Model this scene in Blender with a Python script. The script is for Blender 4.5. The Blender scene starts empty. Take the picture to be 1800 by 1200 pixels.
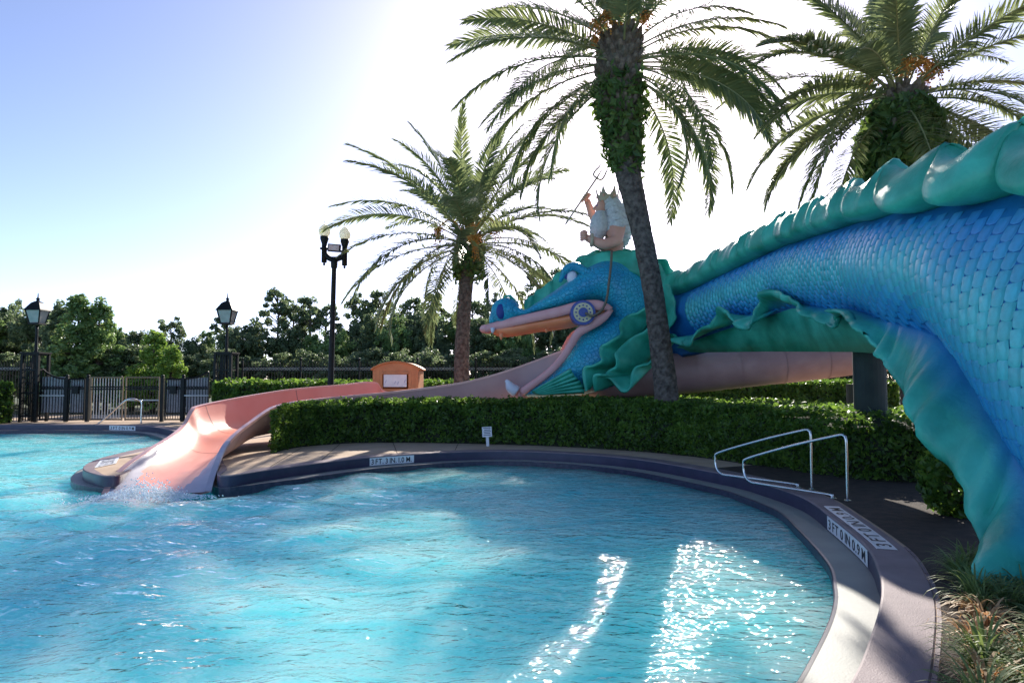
import bpy, bmesh, math, random
import numpy as np
from mathutils import Vector, Matrix, noise
from mathutils.geometry import tessellate_polygon
random.seed(7); RNG = np.random.default_rng(7)
scene = bpy.context.scene
COL = scene.collection
PI = math.pi

# ------------------------------------------------------------------ camera, sky, sun, exposure
EYE = 1.7
PITCH = math.atan(68/1200)
cam_d = bpy.data.cameras.new('camera'); cam = bpy.data.objects.new('camera', cam_d); COL.objects.link(cam)
cam_d.sensor_width = 36; cam_d.lens = 24; cam_d.clip_start = 0.05; cam_d.clip_end = 6000
cam.location = (0, 0, EYE); cam.rotation_euler = (PI/2+PITCH, 0, 0)
scene.camera = cam
SUN_EL, SUN_AZ = math.radians(26.4), math.radians(11.6)      # azimuth measured from +Y towards +X
world = bpy.data.worlds.new('World'); scene.world = world; world.use_nodes = True
wn = world.node_tree.nodes; wl = world.node_tree.links
bg = wn['Background']; sky = wn.new('ShaderNodeTexSky'); sky.sky_type = 'NISHITA'
sky.sun_disc = False; sky.sun_elevation = SUN_EL; sky.sun_rotation = SUN_AZ
sky.altitude = 0; sky.air_density = 0.45; sky.dust_density = 0.45; sky.ozone_density = 4.0
wt = wn.new('ShaderNodeMix'); wt.data_type = 'RGBA'; wt.blend_type = 'MULTIPLY'; wt.inputs[0].default_value = 1; wt.inputs[7].default_value = (1.10, .91, .82, 1)
wl.new(sky.outputs[0], wt.inputs[6]); wl.new(wt.outputs[2], bg.inputs[0]); bg.inputs[1].default_value = 0.15
sun_d = bpy.data.lights.new('sun', 'SUN'); sun = bpy.data.objects.new('sun', sun_d); COL.objects.link(sun)
sun_d.energy = 3.5; sun_d.angle = math.radians(0.53); sun_d.color = (1.0, 0.93, 0.83)
SD = Vector((math.sin(SUN_AZ)*math.cos(SUN_EL), math.cos(SUN_AZ)*math.cos(SUN_EL), math.sin(SUN_EL)))
sun.rotation_euler = SD.to_track_quat('Z', 'Y').to_euler(); sun.location = (0, 0, 30)
vs = scene.view_settings
vs.view_transform = 'Standard'; vs.look = 'None'; vs.gamma = 1; vs.use_curve_mapping = False
vs.exposure = 1.28
scene.render.engine = 'CYCLES'
scene.cycles.max_bounces = 10; scene.cycles.transparent_max_bounces = 12

# ------------------------------------------------------------------ measuring helpers (metres from sight lines)
CP, SP = math.cos(PITCH), math.sin(PITCH)
def ray(px, py):
    a, b = (px-900)/1200, (600-py)/1200
    return Vector((a, CP-b*SP, SP+b*CP))
def gp(px, py, z=0.0):
    r = ray(px, py); t = (z-EYE)/r.z
    return Vector((r.x*t, r.y*t, z))
def dp(px, py, Y):
    r = ray(px, py); t = Y/r.y
    return Vector((r.x*t, Y, EYE+r.z*t))
def cat(pts, n, closed=False):
    """Catmull-Rom through pts, n samples evenly spaced along the length."""
    P = np.array([tuple(p) for p in pts], float)
    if closed: Q = np.vstack([P[-1], P, P[0], P[1]])
    else: Q = np.vstack([2*P[0]-P[1], P, 2*P[-1]-P[-2]])
    out = []
    segs = len(Q)-3
    for i in range(segs):
        p0, p1, p2, p3 = Q[i:i+4]
        for t in np.linspace(0, 1, 24, endpoint=False):
            out.append(0.5*((2*p1)+(-p0+p2)*t+(2*p0-5*p1+4*p2-p3)*t*t+(-p0+3*p1-3*p2+p3)*t**3))
    out.append(Q[-2]); out = np.array(out)
    d = np.r_[0, np.cumsum(np.linalg.norm(np.diff(out, axis=0), axis=1))]
    s = np.linspace(0, d[-1], n+1)[:-1] if closed else np.linspace(0, d[-1], n)
    return np.stack([np.interp(s, d, out[:, k]) for k in range(out.shape[1])], 1)
def interp_rows(keys, rows, x):
    rows = np.array(rows, float); keys = np.array(keys, float)
    return np.array([np.interp(x, keys, rows[:, k]) for k in range(rows.shape[1])])

# ------------------------------------------------------------------ object helpers
ORG = {}
def root(name, loc, label, cat_, group=None):
    o = bpy.data.objects.new(name, None); COL.objects.link(o); o.location = loc
    o.empty_display_size = 0.2
    o['label'] = label; o['category'] = cat_
    if group: o['group'] = group
    ORG[o.name] = Vector(loc)
    return o
def tag(o, label, cat_, group=None):
    o['label'] = label; o['category'] = cat_
    if group: o['group'] = group
    return o
def mesh(name, verts, faces, mat, parent=None, smooth=False, kind=None, label=None):
    org = ORG.get(parent.name, Vector()) if parent else None
    V = np.array(verts, float).reshape(-1, 3)
    if parent is None:
        base = Vector(((V[:, 0].min()+V[:, 0].max())/2, (V[:, 1].min()+V[:, 1].max())/2, V[:, 2].min()))
        org = base
    V = V-np.array(org)
    me = bpy.data.meshes.new(name); me.from_pydata(V.tolist(), [], faces); me.update()
    if smooth: me.polygons.foreach_set('use_smooth', [True]*len(me.polygons))
    mats = mat if isinstance(mat, (list, tuple)) else [mat]
    for m in mats: me.materials.append(m)
    o = bpy.data.objects.new(name, me); COL.objects.link(o)
    if parent: o.parent = parent
    else: o.location = org
    ORG[o.name] = org
    if kind: o['kind'] = kind
    if label: o['label'] = label
    return o
def struct(name, verts, faces, mat, smooth=False):
    return mesh(name, verts, faces, mat, None, smooth, 'structure')
def solid(o, t, off=0):
    m = o.modifiers.new('solid', 'SOLIDIFY'); m.thickness = t; m.offset = off; return o
def bevel(o, w, seg=2):
    m = o.modifiers.new('bevel', 'BEVEL'); m.width = w; m.segments = seg; m.limit_method = 'ANGLE'; return o

class MB:
    def __init__(s): s.v = []; s.f = []
    def add(s, V, Fc):
        b = len(s.v); s.v += [tuple(p) for p in V]; s.f += [tuple(i+b for i in f) for f in Fc]
    def box(s, c, d, rz=0, M=None):
        hx, hy, hz = d[0]/2, d[1]/2, d[2]/2
        V = [Vector((x*hx, y*hy, z*hz)) for z in (-1, 1) for y in (-1, 1) for x in (-1, 1)]
        R = M if M is not None else Matrix.Rotation(rz, 3, 'Z')
        V = [R @ p+Vector(c) for p in V]
        s.add(V, [(0, 2, 3, 1), (4, 5, 7, 6), (0, 1, 5, 4), (2, 6, 7, 3), (0, 4, 6, 2), (1, 3, 7, 5)])
    def bar(s, a, b, w, d=None):
        a, b = Vector(a), Vector(b); ax = (b-a); L = ax.length
        q = ax.to_track_quat('Z', 'Y').to_matrix()
        s.box((a+b)/2, (w, d or w, L), M=q)
    def tube(s, pts, r, n=10, cap=True):
        pts = [Vector(tuple(p)) for p in pts]; m = len(pts)
        rr = r if hasattr(r, '__len__') else [r]*m
        up = Vector((0, 0, 1)); V = []; prev = None
        for i, p in enumerate(pts):
            t = (pts[min(i+1, m-1)]-pts[max(i-1, 0)]).normalized()
            if prev is None:
                u = t.cross(up) if abs(t.z) < .95 else t.cross(Vector((1, 0, 0)))
            else: u = prev-t*prev.dot(t)
            u.normalize(); prev = u; w = t.cross(u)
            V += [p+(u*math.cos(2*PI*k/n)+w*math.sin(2*PI*k/n))*rr[i] for k in range(n)]
        Fc = [(i*n+k, i*n+(k+1) % n, (i+1)*n+(k+1) % n, (i+1)*n+k) for i in range(m-1) for k in range(n)]
        if cap: Fc += [tuple(range(n))[::-1], tuple((m-1)*n+k for k in range(n))]
        s.add(V, Fc)
    def lathe(s, prof, c, n=20):
        c = Vector(c); V = [c+Vector((r*math.cos(2*PI*k/n), r*math.sin(2*PI*k/n), z)) for r, z in prof for k in range(n)]
        m = len(prof)
        s.add(V, [(i*n+k, i*n+(k+1) % n, (i+1)*n+(k+1) % n, (i+1)*n+k) for i in range(m-1) for k in range(n)]
              + [tuple(range(n))[::-1], tuple((m-1)*n+k for k in range(n))])
    def ball(s, c, r, n=8, m=6):
        r = r if hasattr(r, '__len__') else (r, r, r)
        pr = [(math.sin(PI*j/m), -math.cos(PI*j/m)) for j in range(1, m)]
        V = [Vector((c[0]+r[0]*a*math.cos(2*PI*k/n), c[1]+r[1]*a*math.sin(2*PI*k/n), c[2]+r[2]*z)) for a, z in pr for k in range(n)]
        b = len(V); V += [Vector((c[0], c[1], c[2]-r[2])), Vector((c[0], c[1], c[2]+r[2]))]
        Fc = [(i*n+k, i*n+(k+1) % n, (i+1)*n+(k+1) % n, (i+1)*n+k) for i in range(m-2) for k in range(n)]
        Fc += [((k+1) % n, k, b) for k in range(n)]+[((m-2)*n+k, (m-2)*n+(k+1) % n, b+1) for k in range(n)]
        s.add(V, Fc)
    def grid(s, rows, closed=False):
        R = len(rows); C = len(rows[0]); b = len(s.v)
        for r in rows: s.v += [tuple(p) for p in r]
        cc = C if closed else C-1
        s.f += [(b+i*C+k, b+i*C+(k+1) % C, b+(i+1)*C+(k+1) % C, b+(i+1)*C+k) for i in range(R-1) for k in range(cc)]
    def build(s, name, mat, parent=None, smooth=False, kind=None, label=None):
        return mesh(name, s.v, s.f, mat, parent, smooth, kind, label)
def loft(curves, n, m):
    """rows across: each curve resampled to n, m samples across through the curves."""
    C = [cat(c, n) for c in curves]
    rows = []
    for i in range(n):
        pts = [c[i] for c in C]
        if len(pts) == 2: rows.append([pts[0]+(pts[1]-pts[0])*t for t in np.linspace(0, 1, m)])
        else: rows.append(cat(pts, m))
    return rows

# ------------------------------------------------------------------ materials
def mat(name, c1, c2=None, rough=.6, scale=4, detail=6, bump=0, bscale=None, metallic=0, spec=.5, coat=0,
        translucent=0, island=0, lo=.35, hi=.65, attr=None, objcol=False, dist=.02):
    m = bpy.data.materials.new(name); m.use_nodes = True
    N, L = m.node_tree.nodes, m.node_tree.links
    b = N['Principled BSDF']; b.inputs['Roughness'].default_value = rough
    b.inputs['Metallic'].default_value = metallic
    b.inputs['Specular IOR Level'].default_value = spec
    if coat: b.inputs['Coat Weight'].default_value = coat; b.inputs['Coat Roughness'].default_value = .15
    tc = N.new('ShaderNodeTexCoord'); src = None
    nz = N.new('ShaderNodeTexNoise'); nz.inputs['Scale'].default_value = scale; nz.inputs['Detail'].default_value = detail
    L.new(tc.outputs['Object'], nz.inputs['Vector'])
    rp = N.new('ShaderNodeValToRGB'); rp.color_ramp.elements[0].position = lo; rp.color_ramp.elements[1].position = hi
    rp.color_ramp.elements[0].color = (*c1, 1); rp.color_ramp.elements[1].color = (*(c2 or c1), 1)
    L.new(nz.outputs['Fac'], rp.inputs[0]); src = rp.outputs[0]
    if attr or objcol:
        if attr:
            a = N.new('ShaderNodeAttribute'); a.attribute_name = attr; ao = a.outputs['Color']
        else:
            a = N.new('ShaderNodeObjectInfo'); ao = a.outputs['Color']
        mx = N.new('ShaderNodeMix'); mx.data_type = 'RGBA'; mx.blend_type = 'MULTIPLY'; mx.inputs[0].default_value = 1
        L.new(ao, mx.inputs[6]); L.new(src, mx.inputs[7]); src = mx.outputs[2]
    if island:
        g = N.new('ShaderNodeNewGeometry'); hsv = N.new('ShaderNodeHueSaturation')
        mr = N.new('ShaderNodeMapRange'); mr.inputs[3].default_value = 1-island; mr.inputs[4].default_value = 1+island
        L.new(g.outputs['Random Per Island'], mr.inputs[0]); L.new(mr.outputs[0], hsv.inputs['Value']); L.new(src, hsv.inputs['Color'])
        mh = N.new('ShaderNodeMapRange'); mh.inputs[3].default_value = .5+.03*island; mh.inputs[4].default_value = .5-.05*island
        L.new(g.outputs['Random Per Island'], mh.inputs[0]); L.new(mh.outputs[0], hsv.inputs['Hue'])
        src = hsv.outputs[0]
    L.new(src, b.inputs['Base Color'])
    if bump:
        n2 = N.new('ShaderNodeTexNoise'); n2.inputs['Scale'].default_value = bscale or scale*6; n2.inputs['Detail'].default_value = 5
        L.new(tc.outputs['Object'], n2.inputs['Vector'])
        bp = N.new('ShaderNodeBump'); bp.inputs['Strength'].default_value = bump; bp.inputs['Distance'].default_value = dist
        L.new(n2.outputs['Fac'], bp.inputs['Height']); L.new(bp.outputs[0], b.inputs['Normal'])
    if translucent:
        t = N.new('ShaderNodeBsdfTranslucent'); ms = N.new('ShaderNodeMixShader'); ms.inputs[0].default_value = translucent
        hs = N.new('ShaderNodeHueSaturation'); hs.inputs['Value'].default_value = 1.5; hs.inputs['Hue'].default_value = .485
        L.new(src, hs.inputs['Color']); L.new(hs.outputs[0], t.inputs[0])
        L.new(b.outputs[0], ms.inputs[1]); L.new(t.outputs[0], ms.inputs[2])
        L.new(ms.outputs[0], N['Material Output'].inputs[0])
    return m
M = {}
M['deck'] = mat('deck_concrete', (.46, .33, .22), (.56, .42, .29), .85, 1.3, 8, .25, 60)
M['paving_dark'] = mat('planting_soil', (.025, .018, .013), (.06, .042, .028), .95, 6, 8, .8, 40)
M['ground'] = mat('ground_grass', (.05, .07, .025), (.10, .11, .05), .95, .4, 8, .5, 20)
M['coping'] = mat('coping_concrete', (.19, .14, .15), (.25, .19, .195), .7, 3, 10, .3, 90)
M['riser'] = mat('riser_tile', (.032, .029, .062), (.046, .04, .082), .35, 5, 4, .05)
M['ledge'] = mat('ledge_plaster', (.25, .26, .235), (.30, .31, .28), .6, 2.2, 8, .1, 50)
M['lip'] = mat('lip_tile', (.018, .018, .04), (.05, .04, .07), .3, 12, 3)
M['plaster'] = mat('pool_plaster', (.24, .76, .80), (.42, .86, .86), .8, .55, 7, .1, 8, lo=.3, hi=.7)
M['white'] = mat('white_enamel', (.72, .73, .74), (.8, .8, .8), .4, 8, 4)
M['ink'] = mat('black_ink', (.012, .012, .02), None, .5)
M['steel'] = mat('brushed_steel', (.62, .62, .62), (.7, .7, .7), .22, 40, 3, metallic=1)
M['iron'] = mat('black_iron', (.006, .007, .007), (.014, .015, .014), .5, 8, 4, spec=.2)
M['brass'] = mat('brown_painted_iron', (.16, .11, .06), (.22, .15, .09), .5, 6, 4)
M['grey_iron'] = mat('galvanised_iron', (.35, .36, .36), (.45, .45, .45), .5, 10, 4)
M['meshpanel'] = mat('grey_perforated_panel', (.22, .21, .22), (.38, .36, .37), .7, 30, 6, .4, 120)
M['slide'] = mat('slide_gelcoat_coral', (.82, .29, .20), (.86, .34, .24), .42, 1.2, 6, .12, 9, coat=.1)
M['joint'] = mat('slide_joint_sealant', (.34, .14, .11), (.42, .19, .15), .6, 6, 4)
M['slide_rim'] = mat('slide_gelcoat_rim', (.72, .38, .30), (.78, .44, .35), .35, 2, 5)
M['slide_out'] = mat('slide_outer_pink', (.52, .32, .30), (.60, .38, .35), .5, 1.4, 7, .1, 12)
M['slide_grey'] = mat('slide_end_grey', (.36, .34, .40), (.44, .42, .48), .55, 3, 6, .1, 30)
M['wood'] = mat('orange_wood', (.50, .19, .07), (.58, .24, .09), .6, 3, 6, .2, 30)
M['glass'] = mat('lantern_glass', (.26, .27, .25), (.34, .34, .31), .2, 4, 3)
M['globe'] = mat('opal_globe', (.78, .76, .62), (.85, .83, .72), .3, 4, 3, translucent=.4)
M['skin'] = mat('painted_skin', (.70, .36, .27), (.76, .42, .32), .55, 4, 5)
M['beard'] = mat('painted_hair', (.50, .53, .55), (.66, .69, .70), .6, 14, 5, .3, 30)
M['gold'] = mat('dull_gold', (.42, .36, .26), (.5, .43, .3), .45, 8, 5)
M['rein'] = mat('rein_rope', (.13, .11, .08), (.18, .15, .11), .7, 30, 3)
M['blue'] = mat('serpent_blue', (.006, .12, .38), (.012, .18, .46), .42, 1.1, 6, .2, 30, coat=.15)
M['bluehead'] = mat('serpent_head_blue', (.006, .30, .52), (.02, .43, .56), .42, 1.6, 6, .5, 26, coat=.15)
M['green'] = mat('serpent_frill_green', (.008, .25, .16), (.07, .56, .40), .45, 1.7, 11, .3, 26, coat=.05, lo=.3, hi=.7)
M['scale_a'] = mat('serpent_scale_paint', (.8, .85, .85), (1, 1, 1), .36, 3, 5, .15, 40, coat=.2, objcol=True)
M['scale_b'] = mat('serpent_scale_paint_far', (.8, .85, .85), (1, 1, 1), .36, 3, 5, .15, 40, coat=.2, attr='Col')
M['lip_pink'] = mat('serpent_lip_pink', (.72, .34, .32), (.78, .40, .38), .45, 3, 5)
M['gum'] = mat('serpent_gum_orange', (.95, .27, .11), (.98, .33, .14), .4, 3, 5)
M['belly'] = mat('serpent_belly_pink', (.36, .21, .20), (.44, .27, .25), .55, 1.5, 6, .15, 16)
M['column'] = mat('column_dark_green', (.016, .03, .026), (.028, .045, .038), .7, 3, 6, .1, 40)
M['tooth'] = mat('tooth_white', (.66, .66, .72), (.75, .75, .8), .4, 5, 4)
M['navy'] = mat('nostril_navy', (.008, .03, .20), (.01, .05, .26), .5, 4, 4)
M['bitblue'] = mat('bit_blue', (.03, .06, .28), (.05, .09, .34), .4, 8, 4)
M['cream'] = mat('bit_cream', (.62, .56, .34), (.7, .64, .42), .5, 8, 4)
M['bark'] = mat('palm_bark', (.055, .042, .034), (.17, .14, .115), .95, 9, 10, 1.0, 40)
M['boot'] = mat('palm_boot', (.10, .08, .055), (.22, .18, .12), .9, 9, 8, .8, 40)
M['wood_bark'] = mat('tree_bark', (.07, .055, .04), (.16, .13, .10), .95, 6, 8, .6, 20)
M['rachis'] = mat('palm_rachis', (.22, .24, .10), (.30, .30, .13), .6, 5, 4)
M['frond'] = mat('palm_leaflet', (.13, .18, .075), (.22, .265, .115), .36, .8, 4, spec=.5, translucent=.48, island=.25)
M['fern'] = mat('fern_leaf', (.06, .13, .025), (.12, .20, .045), .5, 2, 4, translucent=.35, island=.3)
M['fruit'] = mat('date_fruit', (.55, .22, .03), (.65, .33, .05), .5, 10, 4, island=.3)
M['hedge'] = mat('hedge_leaf', (.055, .125, .018), (.12, .24, .035), .4, 2.5, 5, translucent=.55, island=.4)
M['hedge_core'] = mat('hedge_twigs', (.015, .022, .010), (.03, .04, .018), .95, 6, 6, .5, 30)
M['leaf1'] = mat('tree_leaf_dark', (.10, .155, .075), (.19, .26, .12), .45, .6, 4, translucent=.48, island=.5)
M['leaf2'] = mat('tree_leaf_mid', (.12, .22, .065), (.20, .32, .10), .45, .6, 4, translucent=.38, island=.45)
M['leaf3'] = mat('tree_leaf_light', (.15, .28, .04), (.22, .36, .07), .5, .6, 4, translucent=.42, island=.3)
M['blade'] = mat('border_grass_blade', (.11, .18, .04), (.20, .27, .09), .6, 3, 4, translucent=.35, island=.35)
M['straw'] = mat('dry_grass_blade', (.42, .26, .10), (.55, .38, .18), .6, 3, 4, translucent=.3, island=.3)
M['foam'] = mat('white_foam', (.80, .85, .88), (.9, .93, .95), .5, 8, 4, translucent=.2)

def water_mat():
    m = bpy.data.materials.new('pool_water'); m.use_nodes = True
    N, L = m.node_tree.nodes, m.node_tree.links
    N.remove(N['Principled BSDF'])
    geo = N.new('ShaderNodeNewGeometry')
    def nz(scale, detail, vec=None):
        n = N.new('ShaderNodeTexNoise'); n.inputs['Scale'].default_value = scale; n.inputs['Detail'].default_value = detail
        L.new(vec or geo.outputs['Position'], n.inputs['Vector']); return n
    mp = N.new('ShaderNodeMapping'); mp.inputs['Scale'].default_value = (1.0, 1.7, 1); mp.inputs['Rotation'].default_value = (0, 0, .25)
    L.new(geo.outputs['Position'], mp.inputs[0])
    n1 = nz(3.6, 2, mp.outputs[0]); n2 = nz(11, 2, mp.outputs[0])
    n1.inputs['Distortion'].default_value = .6
    ad = N.new('ShaderNodeMath'); ad.operation = 'MULTIPLY_ADD'; ad.inputs[1].default_value = .28
    L.new(n2.outputs['Fac'], ad.inputs[0]); L.new(n1.outputs['Fac'], ad.inputs[2])
    bp = N.new('ShaderNodeBump'); bp.inputs['Strength'].default_value = .9; bp.inputs['Distance'].default_value = .07
    L.new(ad.outputs[0], bp.inputs['Height'])
    tr = N.new('ShaderNodeBsdfTransparent'); tr.inputs[0].default_value = (.70, .98, .97, 1)
    df = N.new('ShaderNodeSubsurfaceScattering'); df.inputs['Scale'].default_value = 1.0; df.inputs['Radius'].default_value = (2.6, 5.5, 6); L.new(bp.outputs[0], df.inputs['Normal'])
    # aerated, slightly milky water: stirred clouds of fine bubbles
    cl = nz(.8, 6, mp.outputs[0]); cl.inputs['Distortion'].default_value = 1.5
    rp = N.new('ShaderNodeValToRGB'); rp.color_ramp.elements[0].position = .35; rp.color_ramp.elements[1].position = .72
    rp.color_ramp.elements[0].color = (.13, .79, .86, 1); rp.color_ramp.elements[1].color = (.36, .96, .95, 1)
    L.new(cl.outputs['Fac'], rp.inputs[0])
    foam = N.new('ShaderNodeAttribute'); foam.attribute_name = 'foam'
    fn = nz(7, 8, mp.outputs[0]); fn.inputs['Distortion'].default_value = 2.0
    fm = N.new('ShaderNodeMath'); fm.operation = 'MULTIPLY_ADD'; fm.inputs[1].default_value = 1.6; fm.inputs[2].default_value = -1.05
    L.new(fn.outputs['Fac'], fm.inputs[0])
    fa = N.new('ShaderNodeMath'); fa.operation = 'ADD'; L.new(fm.outputs[0], fa.inputs[0]); L.new(foam.outputs['Fac'], fa.inputs[1])
    fc = N.new('ShaderNodeMath'); fc.operation = 'MULTIPLY'; fc.use_clamp = True; fc.inputs[1].default_value = 1.5
    L.new(fa.outputs[0], fc.inputs[0])
    mxc = N.new('ShaderNodeMix'); mxc.data_type = 'RGBA'; L.new(fc.outputs[0], mxc.inputs[0]); L.new(rp.outputs[0], mxc.inputs[6])
    mxc.inputs[7].default_value = (.85, .92, .95, 1); L.new(mxc.outputs[2], df.inputs[0])
    mf = N.new('ShaderNodeMath'); mf.operation = 'MAXIMUM'; mf.inputs[1].default_value = .82; L.new(fc.outputs[0], mf.inputs[0])
    body = N.new('ShaderNodeMixShader'); L.new(mf.outputs[0], body.inputs[0]); L.new(tr.outputs[0], body.inputs[1]); L.new(df.outputs[0], body.inputs[2])
    gl = N.new('ShaderNodeBsdfGlossy'); gl.inputs['Roughness'].default_value = .045; L.new(bp.outputs[0], gl.inputs['Normal'])
    fr = N.new('ShaderNodeFresnel'); fr.inputs[0].default_value = 1.24; L.new(bp.outputs[0], fr.inputs['Normal'])
    out = N.new('ShaderNodeMixShader'); L.new(fr.outputs[0], out.inputs[0]); L.new(body.outputs[0], out.inputs[1]); L.new(gl.outputs[0], out.inputs[2])
    L.new(out.outputs[0], N['Material Output'].inputs[0])
    return m
M['water'] = water_mat()

# ------------------------------------------------------------------ pool outline (top edge of the riser), land to the right-hand side
WATER_Z, LEDGE_Z, DECK_Z = -0.31, -0.21, 0.0
out_px = [(1491, 1200), (1512, 1160), (1531, 1110), (1545, 1065), (1549, 1030), (1543, 1000), (1520, 957), (1455, 903), (1409, 872), (1341, 849), (1287, 835), (1160, 812),
          (1080, 802), (1000, 796), (900, 792), (804, 793.5), (736, 797), (650, 803), (560, 813), (470, 825), (388, 836), (387, 818), (384, 803), (360, 795), (325, 795), (293, 804), (247, 818), (212, 833),
          (190, 836), (165, 832), (146, 824), (153, 814), (178, 804), (222, 793), (272, 782), (312, 771), (318, 762), (295, 754.5), (262, 749), (195, 746.5), (100, 746), (0, 746.5)]
OUT = [gp(x, y) for x, y in out_px]
OUT = [Vector((x, y, 0)) for x, y in [(.3, 2.6), (1.25, 3.1)]]+OUT+[Vector((x, y, 0)) for x, y in
       [(-25, 25.8), (-31, 22), (-34, 14), (-30, 5), (-20, 1.6), (-8, 1.4), (-2, 2.0)]]
NC = 640
CON = cat(OUT, NC, closed=True)[:, :2]
tg = np.roll(CON, -1, 0)-np.roll(CON, 1, 0); tg /= np.linalg.norm(tg, axis=1)[:, None]
area2 = np.sum(CON[:, 0]*np.roll(CON[:, 1], -1)-np.roll(CON[:, 0], -1)*CON[:, 1])
NRM = np.stack([tg[:, 1], -tg[:, 0]], 1)*(1 if area2 > 0 else -1)      # points to the land
for _ in range(4): NRM = (np.roll(NRM, 1, 0)+NRM*2+np.roll(NRM, -1, 0))/4
NRM /= np.linalg.norm(NRM, axis=1)[:, None]
CLEN = np.r_[0, np.cumsum(np.linalg.norm(np.diff(CON, axis=0), axis=1))]
nc = gp(325, 810); OSC = 1-.86*np.exp(-(((CON[:, 0]-nc.x)/1.9)**2+((CON[:, 1]-nc.y)/2.6)**2)**2)     # the notch that lets the slide through has a thin edge only
for (cx_, cy_, r_) in ((gp(388, 836).x, gp(388, 836).y, .8), (gp(212, 833).x, gp(212, 833).y, .55)):
    OSC = OSC*(1-.9*np.exp(-((CON[:, 0]-cx_)**2+(CON[:, 1]-cy_)**2)/r_**2))
def ring(off, z): return [(p[0]+n[0]*off*k, p[1]+n[1]*off*k, z) for p, n, k in zip(CON, NRM, OSC)]
def strip(name, profs, material, smooth=True):
    b = MB(); rows = [ring(o, z) for o, z in profs]
    b.grid(rows, closed=True); return struct(name, b.v, b.f, material, smooth)
def sheet(name, outer, hole, z, material):
    loops = [[Vector((x, y, 0)) for x, y in outer]]+([[Vector((x, y, 0)) for x, y in hole]] if hole is not None else [])
    tris = tessellate_polygon(loops); pts = [p for l in loops for p in l]
    return struct(name, [(p.x, p.y, z) for p in pts], [tuple(t) for t in tris], material)
hole = (CON+NRM*(.22*OSC)[:, None])[::2]
sheet('ground', [(-3000, -600), (3000, -600), (3000, 3000), (-3000, 3000)], (CON+NRM*(.27*OSC)[:, None])[::2], -0.03, M['ground'])
sheet('pool_deck', [(-60, -12), (30, -12), (30, 34), (-60, 34)], hole, -0.012, M['deck'])
strip('pool_coping', [(.37, -.02), (.37, -.012), (.358, 0), (.02, 0), (.006, -.006), (0, -.02)], M['coping'], False)
strip('pool_riser', [(0.001, -.018), (0.001, LEDGE_Z+.001)], M['riser'])
strip('pool_ledge', [(.004, LEDGE_Z), (-.335, LEDGE_Z)], M['ledge'], False)
strip('pool_lip', [(-.334, LEDGE_Z+.002), (-.36, LEDGE_Z+.002), (-.370, LEDGE_Z-.008), (-.372, -.5)], M['lip'], False)
strip('pool_wall', [(-.371, -.45), (-.36, -1.15), (-.6, -1.21)], M['plaster'])
struct('pool_floor', [(-40, -2, -1.2), (10, -2, -1.2), (10, 30, -1.2), (-40, 30, -1.2)], [(0, 1, 2, 3)], M['plaster'])

# water surface: real waves, rougher where the slide empties
def make_water():
    xs = np.concatenate([np.linspace(-38, -14, 120)[:-1], np.linspace(-14, 7, 330)])
    ys = np.concatenate([np.geomspace(2.2, 27.6, 360)])
    ys = np.r_[0.5, 1.0, 1.6, ys]
    X, Y = np.meshgrid(xs, ys)
    d = np.hypot(X+6.4, (Y-11.2))
    amp = .45+1.1*np.exp(-(d/4.5)**2)
    amp *= np.clip((4.4-X)/5.0, .22, 1)
    Z = np.zeros_like(X)
    rg = np.random.default_rng(3)
    for k in range(70):
        lam = rg.uniform(.28, 2.2); th = rg.normal(1.85, .75); kk = 2*PI/lam
        Z += .0042*lam**.8*np.sin(kk*(X*math.cos(th)+Y*math.sin(th))+rg.uniform(0, 6.28)+.8*np.sin(.5*X+rg.uniform(0, 6))+.8*np.cos(.45*Y+rg.uniform(0, 6)))
    Z = WATER_Z+np.clip(Z*amp, -.07, .07)
    foam = 1.0*np.exp(-((X+6.45)/1.0)**2-((Y-11.55)/.75)**2)
    # trail drifting away from the outlet
    t = (11.6-Y); cx = -6.6-.62*t
    foam = np.maximum(foam, .45*np.exp(-((X-cx)/(.5+.18*np.abs(t)))**2)*np.clip(1-t/6.5, 0, 1)*(t > -.3))
    V = np.stack([X.ravel(), Y.ravel(), Z.ravel()], 1); R, C = X.shape
    i = np.arange(R*C).reshape(R, C)
    Fc = np.stack([i[:-1, :-1].ravel(), i[:-1, 1:].ravel(), i[1:, 1:].ravel(), i[1:, :-1].ravel()], 1)
    o = struct('water', V, Fc.tolist(), M['water'], True)
    a = o.data.attributes.new('foam', 'FLOAT', 'POINT'); a.data.foreach_set('value', foam.ravel().astype(np.float32))
make_water()

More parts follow.
